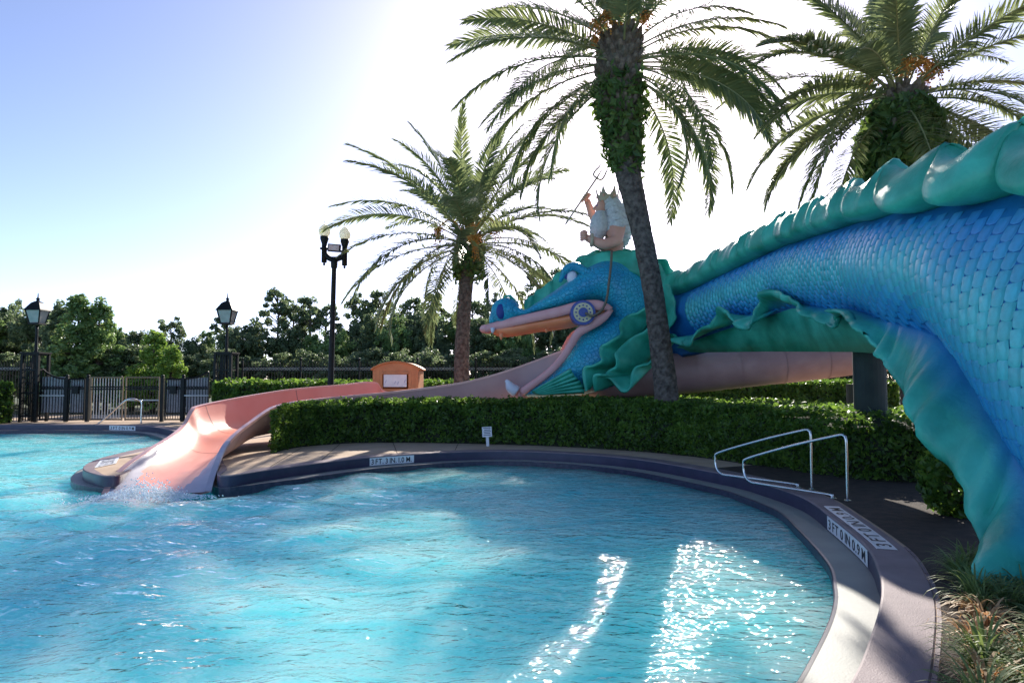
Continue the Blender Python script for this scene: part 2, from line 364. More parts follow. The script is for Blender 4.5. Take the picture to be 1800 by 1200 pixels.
# text
def text_mesh(ch, h, sx=1.0):
    c = bpy.data.curves.new('t', 'FONT'); c.body = ch; c.size = 1; c.resolution_u = 3; c.offset = .012
    o = bpy.data.objects.new('t', c); COL.objects.link(o)
    dg = bpy.context.evaluated_depsgraph_get(); me = bpy.data.meshes.new_from_object(o.evaluated_get(dg))
    V = np.array([v.co[:] for v in me.vertices]).reshape(-1, 3); Fc = [tuple(p.vertices) for p in me.polygons]
    bpy.data.objects.remove(o); bpy.data.curves.remove(c); bpy.data.meshes.remove(me)
    if len(V):
        V[:, 0] *= h*sx/.7; V[:, 1] *= h/.7
    return V, Fc
def con_index(px, py):
    g = gp(px, py); d = np.hypot(CON[:, 0]-g.x, CON[:, 1]-g.y); return int(np.argmin(d))
def depth_marker(pa, pb, text, label, zt=-.025, zb=-.195, where='riser', offs=(.06, .20)):
    ia, ib = con_index(*pa), con_index(*pb); st = 1 if ib > ia else -1
    idx = list(range(ia, ib+st, st)); P = CON[idx]; Nn = NRM[idx]
    c = P.mean(0)
    r = root('depth_marker', (c[0], c[1], zb if where == 'riser' else 0), label, 'sign')
    b = MB()
    if where == 'riser':
        rows = [[(p[0]-n[0]*e, p[1]-n[1]*e, z) for p, n in zip(P, Nn)] for z, e in ((zt, 0), (zt, .006), (zb, .006), (zb, 0))]
    else:
        rows = [[(p[0]+n[0]*o, p[1]+n[1]*o, z) for p, n in zip(P, Nn)] for o, z in ((offs[0], .0), (offs[0], .005), (offs[1], .005), (offs[1], .0))]
    b.grid(rows); b.build('plate', M['white'], r)
    d = np.r_[0, np.cumsum(np.linalg.norm(np.diff(P, axis=0), axis=1))]; LL = d[-1]
    glyphs = [text_mesh(ch, 1) for ch in text]
    adv = [(g[0][:, 0].max()-g[0][:, 0].min()+.16) if len(g[0]) else .34 for g in glyphs]
    h = (zt-zb)*.68 if where == 'riser' else (offs[1]-offs[0])*.72
    sx = LL*.92/sum(adv); s = LL*.04; b = MB()
    flip = where != 'riser'
    for (V, Fc), a in zip(glyphs, adv):
        if len(V):
            x0 = V[:, 0].min(); W = []
            for v in V:
                q = s+(v[0]-x0)*sx
                q = LL-q if flip else q
                px, py = np.interp(q, d, P[:, 0]), np.interp(q, d, P[:, 1])
                nx, ny = np.interp(q, d, Nn[:, 0]), np.interp(q, d, Nn[:, 1])
                if where == 'riser': W.append((px-nx*.0095, py-ny*.0095, (zt+zb)/2-h/2+v[1]*h))
                else:
                    o = (offs[0]+offs[1])/2+h/2-v[1]*h; W.append((px+nx*o, py+ny*o, .0085))
            b = MB(); b.add(W, Fc); b.build('letter', M['ink'], r)
        s += a*sx
depth_marker((648, 802), (737, 798), '3 FT. 3 IN. 1.0 M.', 'white plate reading 3 FT 3 IN 1.0 M on riser before the long hedge')
depth_marker((1455, 903), (1524, 963), '3 FT 0 IN 0.9 M', 'white plate reading 3 FT 0 IN 0.9 M on riser near steel handrails')
depth_marker((1437, 891), (1528, 966), '3 FT 0 IN 0.9 M', 'white framed depth plate lying flat on dark coping beside handrails', where='top', offs=(.08, .27))
depth_marker((193, 746.5), (236, 747.6), '3 FT 0 IN 0.9 M', 'small white depth plate on far riser in front of iron gate')
r = root('depth_marker', gp(190, 815), 'white depth plate lying on coping tip left of slide outlet', 'sign')
def plate_flat(r, q, text):
    b = MB(); A, B, C_, D = [Vector((p.x, p.y, .005)) for p in q]
    b.add([A, B, C_, D]+[Vector((p.x, p.y, -.002)) for p in (A, B, C_, D)], [(0, 1, 2, 3), (0, 4, 5, 1), (1, 5, 6, 2), (2, 6, 7, 3), (3, 7, 4, 0)])
    b.build('plate', M['white'], r); b = MB()
    n = len(text); at_ = lambda u, v: (A.lerp(B, u)).lerp(D.lerp(C_, u), v)+Vector((0, 0, .004))
    for k, ch in enumerate(text):
        V, Fc = text_mesh(ch, 1)
        if not len(V): continue
        x0, x1 = V[:, 0].min(), V[:, 0].max(); b = MB()
        b.add([at_(.05+.9*(k+.1+.75*(v[0]-x0)/max(x1-x0, .05))/n, .15+.7*v[1]) for v in V], Fc); b.build('letter', M['ink'], r)
plate_flat(r, [gp(166, 822), gp(176, 809), gp(210, 803), gp(204, 814)], '3 FT 0 IN 0.9 M')
# loose tile bricks along the outer rim of the coping, close to the border planting
i0, i1 = con_index(1491, 1200), con_index(1543, 1000)
cop = bpy.data.objects['pool_coping']
bme = None; s_at = CLEN[i0]; lo_, hi_ = sorted((CLEN[i0]-1.6, CLEN[i1]+1.2)); s_ = lo_; k = 0
while s_ < hi_:
    px = np.interp(s_, CLEN, CON[:, 0]); py = np.interp(s_, CLEN, CON[:, 1]); nx = np.interp(s_, CLEN, NRM[:, 0]); ny = np.interp(s_, CLEN, NRM[:, 1])
    b = MB(); b.box((px+nx*.386, py+ny*.386, -.035+random.uniform(-.002, .002)), (.188, .028, .062), math.atan2(nx, -ny))
    b.build('brick', M['coping'], cop); s_ += .2; k += 1

# ------------------------------------------------------------------ handrails
def handrail(label, paths, r=.022, loc=None, flanges=()):
    rt = root('handrail', loc, label, 'handrail')
    for nm, p in paths:
        b = MB(); b.tube(cat(p, 110) if len(p) > 2 else p, r, 10); b.build(nm, M['steel'], rt, True)
    for f in flanges:
        b = MB(); b.lathe([(.05, 0), (.05, .012), (.028, .022)], f, 16); b.build('flange', M['steel'], rt)
def side_rail(base_px, front_px, label):
    B = gp(*base_px); Fp = gp(*front_px); d = (Fp-B).normalized()
    T = Vector((B.x, B.y, .93)); fr = Fp+Vector((0, 0, .42))
    top = [T+d*-.0, T+d*.02+Vector((0, 0, .0))]
    p = [Vector((B.x, B.y, 0)), Vector((B.x, B.y, .4)), Vector((B.x, B.y, .82)), Vector((B.x, B.y, .92))+d*.04, T+d*.16+Vector((0, 0, -.03)),
         T.lerp(fr, .5)+Vector((0, 0, .03)), fr+d*-.04+Vector((0, 0, .015)), fr+d*.05+Vector((0, 0, -.09)), fr+d*.03+Vector((0, 0, -.26)), fr+d*-.08+Vector((0, 0, -.355)),
         Vector((Fp.x, Fp.y, .055))-d*.3, Vector((B.x, B.y, .05))+d*.32, Vector((B.x, B.y, .03))+d*.24, Vector((B.x, B.y, 0))+d*.22]
    handrail(label, [('rail', p)], .019, B, [B, B+d*.22])
side_rail((1427, 860), (1262, 838), 'steel handrail at pool edge, post standing away from depth plates')
side_rail((1490, 880), (1312, 852), 'steel handrail at pool edge, post standing beside the depth plates')
B = gp(248, 743.5); W = gp(148, 763, -.45)
handrail('steel handrail sloping from deck into water before iron gate',
         [('rail', [B, B+Vector((0, 0, .45)), B+Vector((0, 0, .78)), B+Vector((-.1, -.05, .90)), dp(222, 703, B.y-.35), dp(186, 734, (B.y+W.y)/2), W])], .032, B, [B])

# ------------------------------------------------------------------ slide
def make_slide():
    # near rim (px, py, Y), far rim (px, py, Y), wall depth
    st = [((368, 864, 12.15), (181, 868, 12.1), .03), ((374, 842, 12.5), (196, 842, 12.6), .16), ((384, 812, 13.1), (222, 816, 13.3), .34), ((397, 783, 14.0), (262, 789, 14.3), .46),
          ((418, 760, 15.0), (301, 765, 15.5), .52), ((447, 738, 16.1), (322, 746, 16.6), .56), ((470, 722, 17.0), (335, 722, 17.05), .62), ((486, 714, 17.6), (349, 713, 17.5), .72),
          ((520, 706, 18.5), (412, 700, 18.9), .78), ((560, 701, 19.2), (470, 690, 20.0), .8), ((600, 697, 19.7), (520, 683, 20.8), .8),
          ((680, 689.5, 20.2), (600, 676, 21.6), .8), ((728, 684, 20.3), (657, 671.5, 22.0), .8), ((745, 682, 20.3), (682, 689, 22.1), .8), ((800, 674, 20.3), (790, 690, 22.1), .82),
          ((850, 663, 20.2), (845, 682, 22.1), .85), ((900, 648, 20.1), (900, 670, 22.0), .9), ((950, 630, 20.0), (950, 655, 21.8), .95), ((985, 617, 19.9), (985, 645, 21.6), 1.0), ((1050, 600, 19.8), (1050, 630, 21.4), 1.0)]
    Nr = cat([tuple(dp(*a))+(d,) for a, b, d in st], 120)
    Fr = cat([tuple(dp(*b))+(d,) for a, b, d in st], 120)
    # keep the pairing by station, not by arc length
    def bystation(L):
        P = np.array(L); k = np.arange(len(P)); q = np.linspace(0, len(P)-1, 150); out = []
        Q = np.vstack([2*P[0]-P[1], P, 2*P[-1]-P[-2]])
        for t in q:
            i = min(int(t), len(P)-2); u = t-i; p0, p1, p2, p3 = Q[i:i+4]
            out.append(.5*((2*p1)+(-p0+p2)*u+(2*p0-5*p1+4*p2-p3)*u*u+(-p0+3*p1-3*p2+p3)*u**3))
        return np.array(out), q
    A, q = bystation([tuple(dp(*a))+(d,) for a, b, d in st]); Bf, _ = bystation([tuple(dp(*b)) for a, b, d in st])
    rt = root('water_slide', (-6.3, 14, -.3), 'coral pink open flume slide curving down into the pool', 'water slide')
    inner, outer, rimN, rimF, gl, gr = [], [], [], [], [], []
    zfl = (A[:, 2]+Bf[:, 2])/2-A[:, 3]; kk = np.hanning(27); kk /= kk.sum()
    zfl = np.convolve(np.r_[[zfl[0]]*13, zfl, [zfl[-1]]*13], kk, 'valid')
    for i in range(len(q)):
        n, f, d = A[i, :3], Bf[i], A[i, 3]
        lat = f-n; lat[2] = 0; lat /= np.linalg.norm(lat)
        t = np.linspace(0, 1, 25)
        pw = 2.2 if i < 20 else 2.2+min(1, (i-20)/30)*2.2
        def row(n, f, d, sh):
            out = []
            for u in t:
                p = n+(f-n)*u; zr = n[2] if u < .5 else f[2]; zf = min(zfl[i], zr-.02)-sh; p[2] = zf+(zr-zf)*abs(2*u-1)**pw; out.append(p)
            return out
        w = .07
        ri = row(n+lat*w, f-lat*w, d, 0); inner.append(ri)
        outer.append(row(n-lat*.02, f+lat*.02, d, .1))
        rimN.append([n-lat*.03+np.array([0, 0, -.05]), n-lat*.03+np.array([0, 0, .012]), n+lat*(w+.01)+np.array([0, 0, .012]), n+lat*(w+.01)+np.array([0, 0, -.05])])
        rimF.append([f+lat*.03+np.array([0, 0, -.05]), f+lat*.03+np.array([0, 0, .012]), f-lat*(w+.01)+np.array([0, 0, .012]), f-lat*(w+.01)+np.array([0, 0, -.05])])
    inn = np.array(inner); k = 26
    b = MB(); b.grid(inner); o = b.build('flume', [M['slide'], M['slide_grey']], rt, True)
    C = 24
    for p in o.data.polygons:
        i, j = divmod(p.index, C)
        lim = 7.5-i*.26
        if j < lim or C-1-j < lim-.5: p.material_index = 1
    b = MB(); b.grid(outer); b.build('outer_shell', M['slide_out'], rt, True)
    b = MB(); b.grid(rimN); o = b.build('rim', [M['slide_rim'], M['slide_grey']], rt, False)
    for p in o.data.polygons:
        if p.index//3 < 26: p.material_index = 1
    b = MB(); b.grid(rimF); o = b.build('rim', M['slide_rim'], rt, False)
    b = MB(); b.tube([(-3.4, 21.1, 0), (-3.4, 21.1, .6)], .2, 12); b.build('footing', M['column'], rt)
    for i in (34, 56, 78, 98):
        jn = np.array([[p+(qq-p)*u+np.array([0, 0, .005]) for p, qq in zip(inner[i], inner[i+1])] for u in (0, .16)])
        b = MB(); b.grid(jn); b.build('section_joint', M['joint'], rt, True)
        jn = np.array([[p+(qq-p)*u+np.array([0, -.006, -.004]) for p, qq in zip(outer[i], outer[i+1])] for u in (0, .16)])
        b = MB(); b.grid(jn); b.build('section_joint', M['joint'], rt, True)
    # splash where the flume meets the water
    b = MB(); rg = np.random.default_rng(5)
    for _ in range(3200):
        a = rg.normal(0, .45); y = 12.0-abs(rg.normal(0, .34)); h = abs(rg.normal(0, .12))*math.exp(-(a/.5)**2)
        c = (-6.25+a, y, WATER_Z+.02+h); r_ = rg.uniform(.005, .017)
        b.ball(c, (r_, r_, r_*.8), 5, 3)
    o = b.build('splash', M['foam'], None, True, kind='stuff'); tag(o, 'white splashing foam where the slide meets the water', 'splash')
make_slide()

# ------------------------------------------------------------------ serpent
def make_serpent():
    rt = root('sea_serpent', (5.6, 12, 0), 'giant blue and green painted sea serpent sculpture arching over the hedge', 'sculpture')
    # --- body: upper seam T and lower seam A of the flank facing the pool, by depth Y
    YK = [2.6, 3.6, 4.6, 5.4, 6.0, 6.6, 7.2, 8.0, 8.8, 10.1, 12.3, 13.6, 15, 17, 18.4, 19.6]
    T = [(5.9, 1.2), (5.7, 2.4), (5.4, 3.0), (5.15, 3.25), (5.0, 3.38), (4.95, 3.5), (4.95, 3.6), (5.0, 3.72), (5.0, 3.85), (5.0, 3.98), (4.9, 4.1), (4.8, 4.08), (4.6, 4.0), (4.3, 3.85), (4.0, 3.85), (3.8, 4.1)]
    A = [(5.5, -.3), (5.0, -.3), (4.6, -.2), (4.5, .2), (4.6, .75), (4.78, 1.05), (4.92, 1.68), (5.02, 2.26), (5.05, 2.40), (5.05, 2.73), (5.02, 3.05), (4.95, 2.98), (4.75, 2.9), (4.4, 2.75), (4.15, 2.7), (3.9, 2.8)]
    KF = lambda y: np.interp(y, [8.8, 10.1, 12.3, 13.6, 15, 17, 18.4, 19.6], [1, 1.07, 1.13, 1.13, 1.12, 1.08, 1.04, 1.03])
    T = [(x*KF(y), 1.7+(z-1.7)*KF(y)) for y, (x, z) in zip(YK, T)]; A = [(x*KF(y), 1.7+(z-1.7)*KF(y)) for y, (x, z) in zip(YK, A)]; YK = [y*KF(y) for y in YK]
    ys = np.linspace(2.6, YK[-1], 150)
    def smooth_rows(R):
        Y = np.array(YK); R = np.array(R); out = np.stack([np.interp(ys, Y, R[:, 0]), np.interp(ys, Y, R[:, 1])], 1)
        k = np.array([1, 2, 3, 4, 3, 2, 1.]); k /= k.sum()
        for c in range(2):
            pad = np.r_[[out[0, c]]*3, out[:, c], [out[-1, c]]*3]; out[:, c] = np.convolve(pad, k, 'valid')
        return out
    Ts, As = smooth_rows(T), smooth_rows(A)
    def flank(i, v):      # v 0..1 from T to A, bulging towards the pool
        t, a = Ts[i], As[i]; h = t[1]-a[1]
        bul = min(.42, .2*h+.06)
        x = t[0]+(a[0]-t[0])*v-bul*math.sin(PI*v)**.8; z = t[1]+(a[1]-t[1])*v
        return np.array([x, ys[i], z])
    def flank_at(y, v):
        f = np.interp(y, ys, np.arange(len(ys))); i = int(min(f, len(ys)-2)); u = f-i
        return flank(i, v)*(1-u)+flank(i+1, v)*u
    rows = []
    for i in range(len(ys)):
        near = [flank(i, v) for v in np.linspace(0, 1, 13)]
        cx = Ts[i][0]+np.interp(ys[i], [9, 14, 19], [.95, .5, .5])
        c1 = np.array([As[i][0]+.35, ys[i], max(As[i][1]-.32, -.3)]); c2 = np.array([cx, ys[i], max(As[i][1]-.42, -.3)])
        top = np.array([cx, ys[i], Ts[i][1]+.32])
        half = [top, np.array([Ts[i][0]+.45, ys[i], Ts[i][1]+.24])]+near+[c1, c2]
        far = [np.array([2*cx-p[0], p[1], p[2]]) for p in half[1:-1]][::-1]
        rows.append(half+far)
    b = MB(); b.grid(rows, closed=True); n = len(rows[0])
    b.f += [tuple(range(n))[::-1], tuple((len(rows)-1)*n+k for k in range(n))]
    b.build('body', M['blue'], rt, True)
    # --- scales
    base_v, base_f = [], []
    G = 5
    for j in range(G):
        for i in range(G):
            u = (-1, -.8, 0, .8, 1)[i]; v = (-1, -.8, 0, .8, 1)[j]
            wy = v if v > -.1 else -.1+(v+.1)*(1-.24*u*u)      # rounded lower edge
            wx = u*(1-.16*max(0, -v)**2)
            edge = max(abs(u), abs(v)); z = .0 if edge > .99 else (1.0 if edge < .6 else .86)
            base_v.append((wx*.5, wy*.5, z))
    base_f = [(j*G+i, j*G+i+1, (j+1)*G+i+1, (j+1)*G+i) for j in range(G-1) for i in range(G-1)]
    me = bpy.data.meshes.new('scale'); me.from_pydata(base_v, [], base_f); me.materials.append(M['scale_a'])
    me.polygons.foreach_set('use_smooth', [True]*len(me.polygons)); me.update()
    items = []
    y = 5.15; col = 0
    cpos = np.array([0, 0, EYE])
    while y < 17.9:
        sw = .155 if y < 11 else .155-(y-11)*.004
        length = float(np.linalg.norm(flank_at(y, .02)-flank_at(y, .5))+np.linalg.norm(flank_at(y, .5)-flank_at(y, 1)))
        nr = max(3, int(length/(.182 if y < 11 else .17)))
        for r_ in range(nr):
            v = (r_+.5+(.5 if col % 2 else 0)*.98)/nr*.93+.05
            if v > .985: continue
            p = flank_at(y, v); dv = flank_at(y, min(1, v+.03))-flank_at(y, v-.03); dy = flank_at(y+.1, v)-flank_at(y-.1, v)
            dv /= np.linalg.norm(dv); dy /= np.linalg.norm(dy)
            nrm = np.cross(dv, dy); nrm /= np.linalg.norm(nrm)
            if nrm[0] > 0: nrm = -nrm
            up = -dv; right = np.cross(up, nrm)
            edge_fade = min(1, (v-.02)/.16)
            pxs = sw*length/nr/np.linalg.norm(p-cpos)**2
            h = .030*max(.25, edge_fade)*(1 if v < .9 else .6)
            jw = random.uniform(.94, 1.04)
            sx, sy = sw*.95*jw, length/nr*1.0
            Mx = Matrix(((right[0]*sx, up[0]*sy, nrm[0]*h, p[0]), (right[1]*sx, up[1]*sy, nrm[1]*h, p[1]), (right[2]*sx, up[2]*sy, nrm[2]*h, p[2]), (0, 0, 0, 1)))
            tilt = Matrix.Rotation(random.uniform(-.10, .10), 4, 'Z')
            mid = math.exp(-((v-.5)/.27)**2)
            blotch = noise.noise(Vector((y*.9, v*2.2, 3.1)))
            mid = min(1, max(0, mid+.35*blotch))
            c = np.array([.016, .25, .66])*(1-mid)+np.array([.085, .60, .62])*mid
            c = c*random.uniform(.90, 1.08); c = c*(1-.10*max(0, noise.noise(Vector((y*2.3, v*5, 8)))))+.05*max(0, noise.noise(Vector((y*1.7, v*4, 21))))
            vis = p[0]/p[1] < .80
            items.append((pxs if vis else pxs*.05, Mx @ tilt, tuple(c)))
        y += sw*1.0; col += 1
    items.sort(key=lambda t: -t[0])
    org = ORG[rt.name]
    for a, Mx, c in items[:300]:
        o = bpy.data.objects.new('scale', me); COL.objects.link(o); o.parent = rt
        o.matrix_local = Matrix.Translation(-org) @ Mx; o.color = (*c, 1)
    b = MB(); cols = []
    for a, Mx, c in items[300:]:
        b.add([Mx @ Vector(v) for v in base_v], base_f); cols += [c]*len(base_v)
    o = b.build('small_scales', M['scale_b'], rt, True, kind='stuff')
    ca = o.data.color_attributes.new('Col', 'FLOAT_COLOR', 'POINT')
    ca.data.foreach_set('color', np.c_[np.array(cols), np.ones(len(cols))].astype(np.float32).ravel())
    # --- ruffled crest along the back
    ph = 0; rw = []; yy = np.linspace(3.2, 19.9, 270)
    for y in yy:
        t = np.array([np.interp(y, ys, Ts[:, 0]), y, np.interp(y, ys, Ts[:, 1])])
        lam = 1.25+.05*(y-6); ph += (yy[1]-yy[0])*2*PI/lam
        s, c = math.sin(ph+.9*math.sin(y*.83)), math.cos(ph+.9*math.sin(y*.83)); cr = noise.noise(Vector((y*3.1, .3, 5)))*.06+noise.noise(Vector((y*8.5, 1.3, 5)))*.022-.05*max(0, math.sin(ph*1.37+1))**12; big = np.clip((12.5-y)/5, .28, 1)
        flare = .10+.30*big*(.5+.5*s)
        rootp = t+np.array([.22, 0, .04])
        up1 = t+np.array([-.02-.10*big*s, -.04*c, .06-.10*big*(.5+.5*s)])
        up2 = t+np.array([-.10-flare*.9+cr, -.14*c*big, .20-.20*big*(.5+.5*s)])
        up3 = t+np.array([-.06-flare*.8+cr*1.6, -.20*c*big, .46-.14*big*(.5+.5*s)])
        rim = t+np.array([.06-flare*.35+cr*2, -.24*c*big, .68-.10*big*s+.05*math.sin(ph*2.3)+cr*1.5])
        fold = t+np.array([.16-.12*s, -.20*c*big, .50-.14*big*s])
        back = t+np.array([.42, -.1*c, .22])
        rw.append(cat([rootp, up1, up2, up3, rim, fold, back], 22))
    b = MB(); b.grid(rw); b.build('back_crest', M['green'], rt, True)
    # --- ruffled side fin: from the ground, along the lower seam of the flank, to the neck
    rim = [(1840, 1140, 5.3), (1765, 1030, 5.7), (1717, 955, 6.15), (1708, 900, 6.4), (1695, 855, 6.6), (1650, 792, 7.2), (1612, 728, 7.7), (1590, 690, 8.1), (1556, 640, 8.6), (1533, 608, 9.0),
           (1510, 568, 9.3), (1489, 548, 9.7), (1474, 556, 10.3), (1462, 575, 10.2), (1436, 560, 10.9), (1397, 528, 11.4), (1366, 511, 12.0), (1342, 515, 12.6), (1325, 543, 12.9),
           (1316, 578, 12.6), (1302, 574, 13.2), (1284, 551, 13.6), (1262, 539, 14.2), (1250, 568, 14.6), (1226, 580, 15.2), (1214, 608, 15.4), (1195, 604, 16.2), (1181, 587, 17.0), (1165, 590, 17.8)]
    rimP = cat([dp(x, y, Y*KF(Y)) for x, y, Y in rim], 260)
    seamP = []
    for p in rimP:
        y = min(max(p[1]+.25, 2.7), 20.0)
        seamP.append((np.interp(y, ys, As[:, 0])+.03, y, np.interp(y, ys, As[:, 1])+.02))
    rws = []
    for k, (a, p) in enumerate(zip(np.array(seamP), rimP)):
        s = math.sin(k*.17+1.3*math.sin(k*.045)); wr = noise.noise(Vector((k*.11, 0, 9)))*.17+noise.noise(Vector((k*.31, 2, 9)))*.09-.11*max(0, math.sin(k*.21+.5))**10
        w = np.array([-.10-.09*s+wr, .05*s+wr*.5, -.02+.04*s])
        m1 = a+(p-a)*.35+w*.8; m2 = a+(p-a)*.72+w*1.25; p = p+np.array([wr*.5, 0, 0])
        rws.append(cat([a, m1, m2, p], 12))
    b = MB(); b.grid(rws); o = b.build('side_fin', M['fin'], rt, True); solid(o, .05)
    vv = np.tile(np.linspace(0, 1, 12), 260)
    at = o.data.attributes.new('fade', 'FLOAT', 'POINT'); at.data.foreach_set('value', vv.astype(np.float32))
    # dark membrane beneath the fin down to the pink belly tube
    ya = np.linspace(8.6, 19.9, 60); rr = []
    for y in ya:
        a = np.array([np.interp(y, ys, As[:, 0])+.06, y, np.interp(y, ys, As[:, 1])+.02])
        zb = np.interp(y, [8.6, 11.7, 15.8, 18.3, 19.9], [2.0, 2.2, 2.38, 2.46, 2.48])
        rr.append([a, a+np.array([.12, 0, (zb-a[2])*.5]), np.array([a[0]+.32, y, zb]), np.array([a[0]+.6, y, zb+.05])])
    b = MB(); b.grid(rr); o = b.build('lower_membrane', M['green'], rt, True); solid(o, .04)
    # --- pink belly tube
    bp = cat([dp(985, 668, 20.5), dp(1030, 668, 20.2), dp(1100, 664, 19.8), dp(1200, 655, 19.4), dp(1300, 645, 19.2), dp(1400, 636, 19.1), dp(1500, 626, 19.0), dp(1600, 616, 19.0), dp(1700, 606, 19.3)], 90)
    rr = np.interp(np.linspace(0, 1, 90), [0, .15, .35, .6, .85, 1], [.5, .58, .6, .55, .48, .45])*(1-.02*(np.arange(90) % 9 == 0))
    b = MB(); b.tube(bp, rr, 28); b.build('belly', M['belly'], rt, True)
    for k in range(12, 90, 9):
        b = MB(); b.tube([bp[k]-(bp[k+1]-bp[k])*.12 if k < 89 else bp[k], bp[k]+(bp[min(k+1, 89)]-bp[k])*.12], rr[k]*1.022+.004, 28, cap=False); b.build('belly_seam', M['belly'], rt, True)
    b = MB(); c0 = dp(1531, 742, 12.7); b.lathe([(.28, 0), (.28, 2.75)], (c0.x, c0.y, -.01), 24); b.build('support_column', M['column'], rt, False)
    b = MB(); b.lathe([(.25, 0), (.25, 1.6)], (9.6, 19.1, -.01), 20); b.build('support_column', M['column'], rt, False)
    # --- head
    Y0 = 20.1
    def sec(px, top, bot, hw, sq=2.4, n=22):
        c = dp(px, (top+bot)/2, Y0-hw*.6); zt = dp(px, top, Y0-hw*.4).z; zb = dp(px, bot, Y0-hw*.75).z
        zc, hz = (zt+zb)/2, (zt-zb)/2; out = []
        for k in range(n):
            a = 2*PI*k/n; ca, sa = math.cos(a), math.sin(a)
            out.append((c.x, Y0-hw*math.copysign(abs(ca)**(2/sq), ca), zc+hz*math.copysign(abs(sa)**(2/sq), sa)))
        return out
    def loftsec(name, S, m, label=None, sq=2.4, nn=46):
        S = np.array(S, float); Q = cat(S, nn) if len(S) > 3 else S
        rows = [sec(*q, sq=sq) for q in Q]; b = MB(); b.grid(rows, closed=True); n = len(rows[0])
        b.f += [tuple(range(n))[::-1], tuple((len(rows)-1)*n+k for k in range(n))]
        return b.build(name, m, rt, True, label=label)
    loftsec('skull', [(860, 556, 572, .2), (868, 536, 570, .36), (880, 524, 567, .46), (894, 523, 563, .52), (908, 534, 560, .56), (922, 544, 557, .62), (945, 530, 551, .72), (975, 510, 545, .85), (1000, 492, 540, .98), (1030, 470, 533, 1.1),
                      (1060, 454, 534, 1.2), (1085, 449, 575, 1.25), (1115, 449, 615, 1.25), (1150, 460, 640, 1.2), (1185, 480, 635, 1.05), (1225, 500, 600, .9)], M['bluehead'])
    loftsec('lower_jaw', [(916, 688, 697, .45), (935, 678, 698, .62), (955, 664, 699, .75), (978, 644, 699, .86), (1000, 612, 698, .95), (1018, 588, 696, 1.02), (1045, 566, 693, 1.1), (1078, 545, 690, 1.18), (1120, 540, 686, 1.2), (1155, 540, 660, 1.1)], M['bluehead'])
    loftsec('palate', [(862, 572, 582, .2), (875, 570, 590, .38), (900, 566, 590, .5), (945, 556, 582, .62), (975, 551, 578, .74), (1005, 545, 573, .86), (1030, 540, 566, .95), (1060, 540, 556, 1.0)], M['gum'])
    # nose: rolled nostril bulb
    def hwx(px): return np.interp(px, [870, 892, 915, 945, 975, 1000, 1030, 1060, 1085, 1200], [.3, .48, .6, .72, .85, .98, 1.1, 1.2, 1.25, 1.25])
    for sgn, nm in ((-1, 'nostril'), (1, 'nostril')):
        c = dp(889, 546, Y0-.35); c.y = Y0+sgn*.32
        b = MB(); b.ball(c, (.43, .27, .38), 18, 12); o = b.build(nm, M['bluehead'], rt, True)
        b = MB(); b.ball((c.x-.13, c.y+sgn*.18, c.z-.03), (.15, .10, .23), 14, 10); b.build('nostril_opening', M['navy'], o, True)
        b = MB(); q = [Vector((c.x-.12, c.y, c.z+.30)), Vector((c.x-.02, c.y, c.z+.42)), Vector((c.x+.12, c.y, c.z+.44))]
        b.tube([q[0], q[1], q[2], Vector((c.x+.34, c.y, c.z+.22)), Vector((c.x+.42, c.y, c.z+.0))], [.015, .035, .045, .035, .015], 8); b.build('barbel', M['green'], o, True)
    # lips
    up = [(853, 577), (872, 573), (900, 566), (945, 556), (985, 547), (1015, 539), (1040, 536), (1062, 538), (1076, 543)]
    dn = [(1076, 543), (1064, 556), (1040, 570), (1018, 584), (1006, 602), (994, 622), (975, 645), (950, 666), (930, 680), (916, 690)]
    for sgn in (-1, 1):
        def lp(lst, k): return [Vector((dp(x, y, Y0-hwx(x)).x, Y0+sgn*(hwx(x)*k+.02), dp(x, y, Y0-hwx(x)).z)) for x, y in lst]
        b = MB(); P = cat(lp(up, .96), 50); b.tube(P, np.interp(np.linspace(0, 1, 50), [0, .1, .6, .9, 1], [.10, .13, .145, .15, .06]), 12); b.v = [(v[0], P[i//12][1]+(v[1]-P[i//12][1])*.5, v[2]) for i, v in enumerate(b.v)]; b.build('upper_lip', M['lip_pink'], rt, True)
        b = MB(); P = cat(lp(dn, .93), 50); b.tube(P, np.interp(np.linspace(0, 1, 50), [0, .15, .5, .9, 1], [.06, .15, .105, .105, .11]), 12); b.v = [(v[0], P[i//12][1]+(v[1]-P[i//12][1])*.5, v[2]) for i, v in enumerate(b.v)]; b.build('lower_lip', M['lip_pink'], rt, True)
    # front of the lips
    a = dp(855, 577, Y0-.3); b = MB(); b.tube(cat([(a.x+.05, Y0-.32, a.z), (a.x-.06, Y0-.16, a.z), (a.x-.09, Y0, a.z), (a.x-.06, Y0+.16, a.z), (a.x+.05, Y0+.32, a.z)], 20), .12, 12); b.build('upper_lip', M['lip_pink'], rt, True)
    a = dp(917, 692, Y0-.5); b = MB(); b.tube(cat([(a.x+.03, Y0-.5, a.z-.02), (a.x-.10, Y0-.25, a.z-.04), (a.x-.14, Y0, a.z-.04), (a.x-.10, Y0+.25, a.z-.04), (a.x+.03, Y0+.5, a.z-.02)], 24), .14, 12); b.build('lower_lip', M['lip_pink'], rt, True)
    b = MB(); c0, c1 = dp(908, 688, Y0-.55), dp(889, 668, Y0-.6)
    b.tube(cat([c0, c0.lerp(c1, .4)+Vector((-.03, 0, -.02)), c0.lerp(c1, .8), c1], 12), [.17]*3+[.165, .16, .15, .14, .12, .10, .08, .06, .04], 10); b.build('tooth', M['tooth'], rt, True)
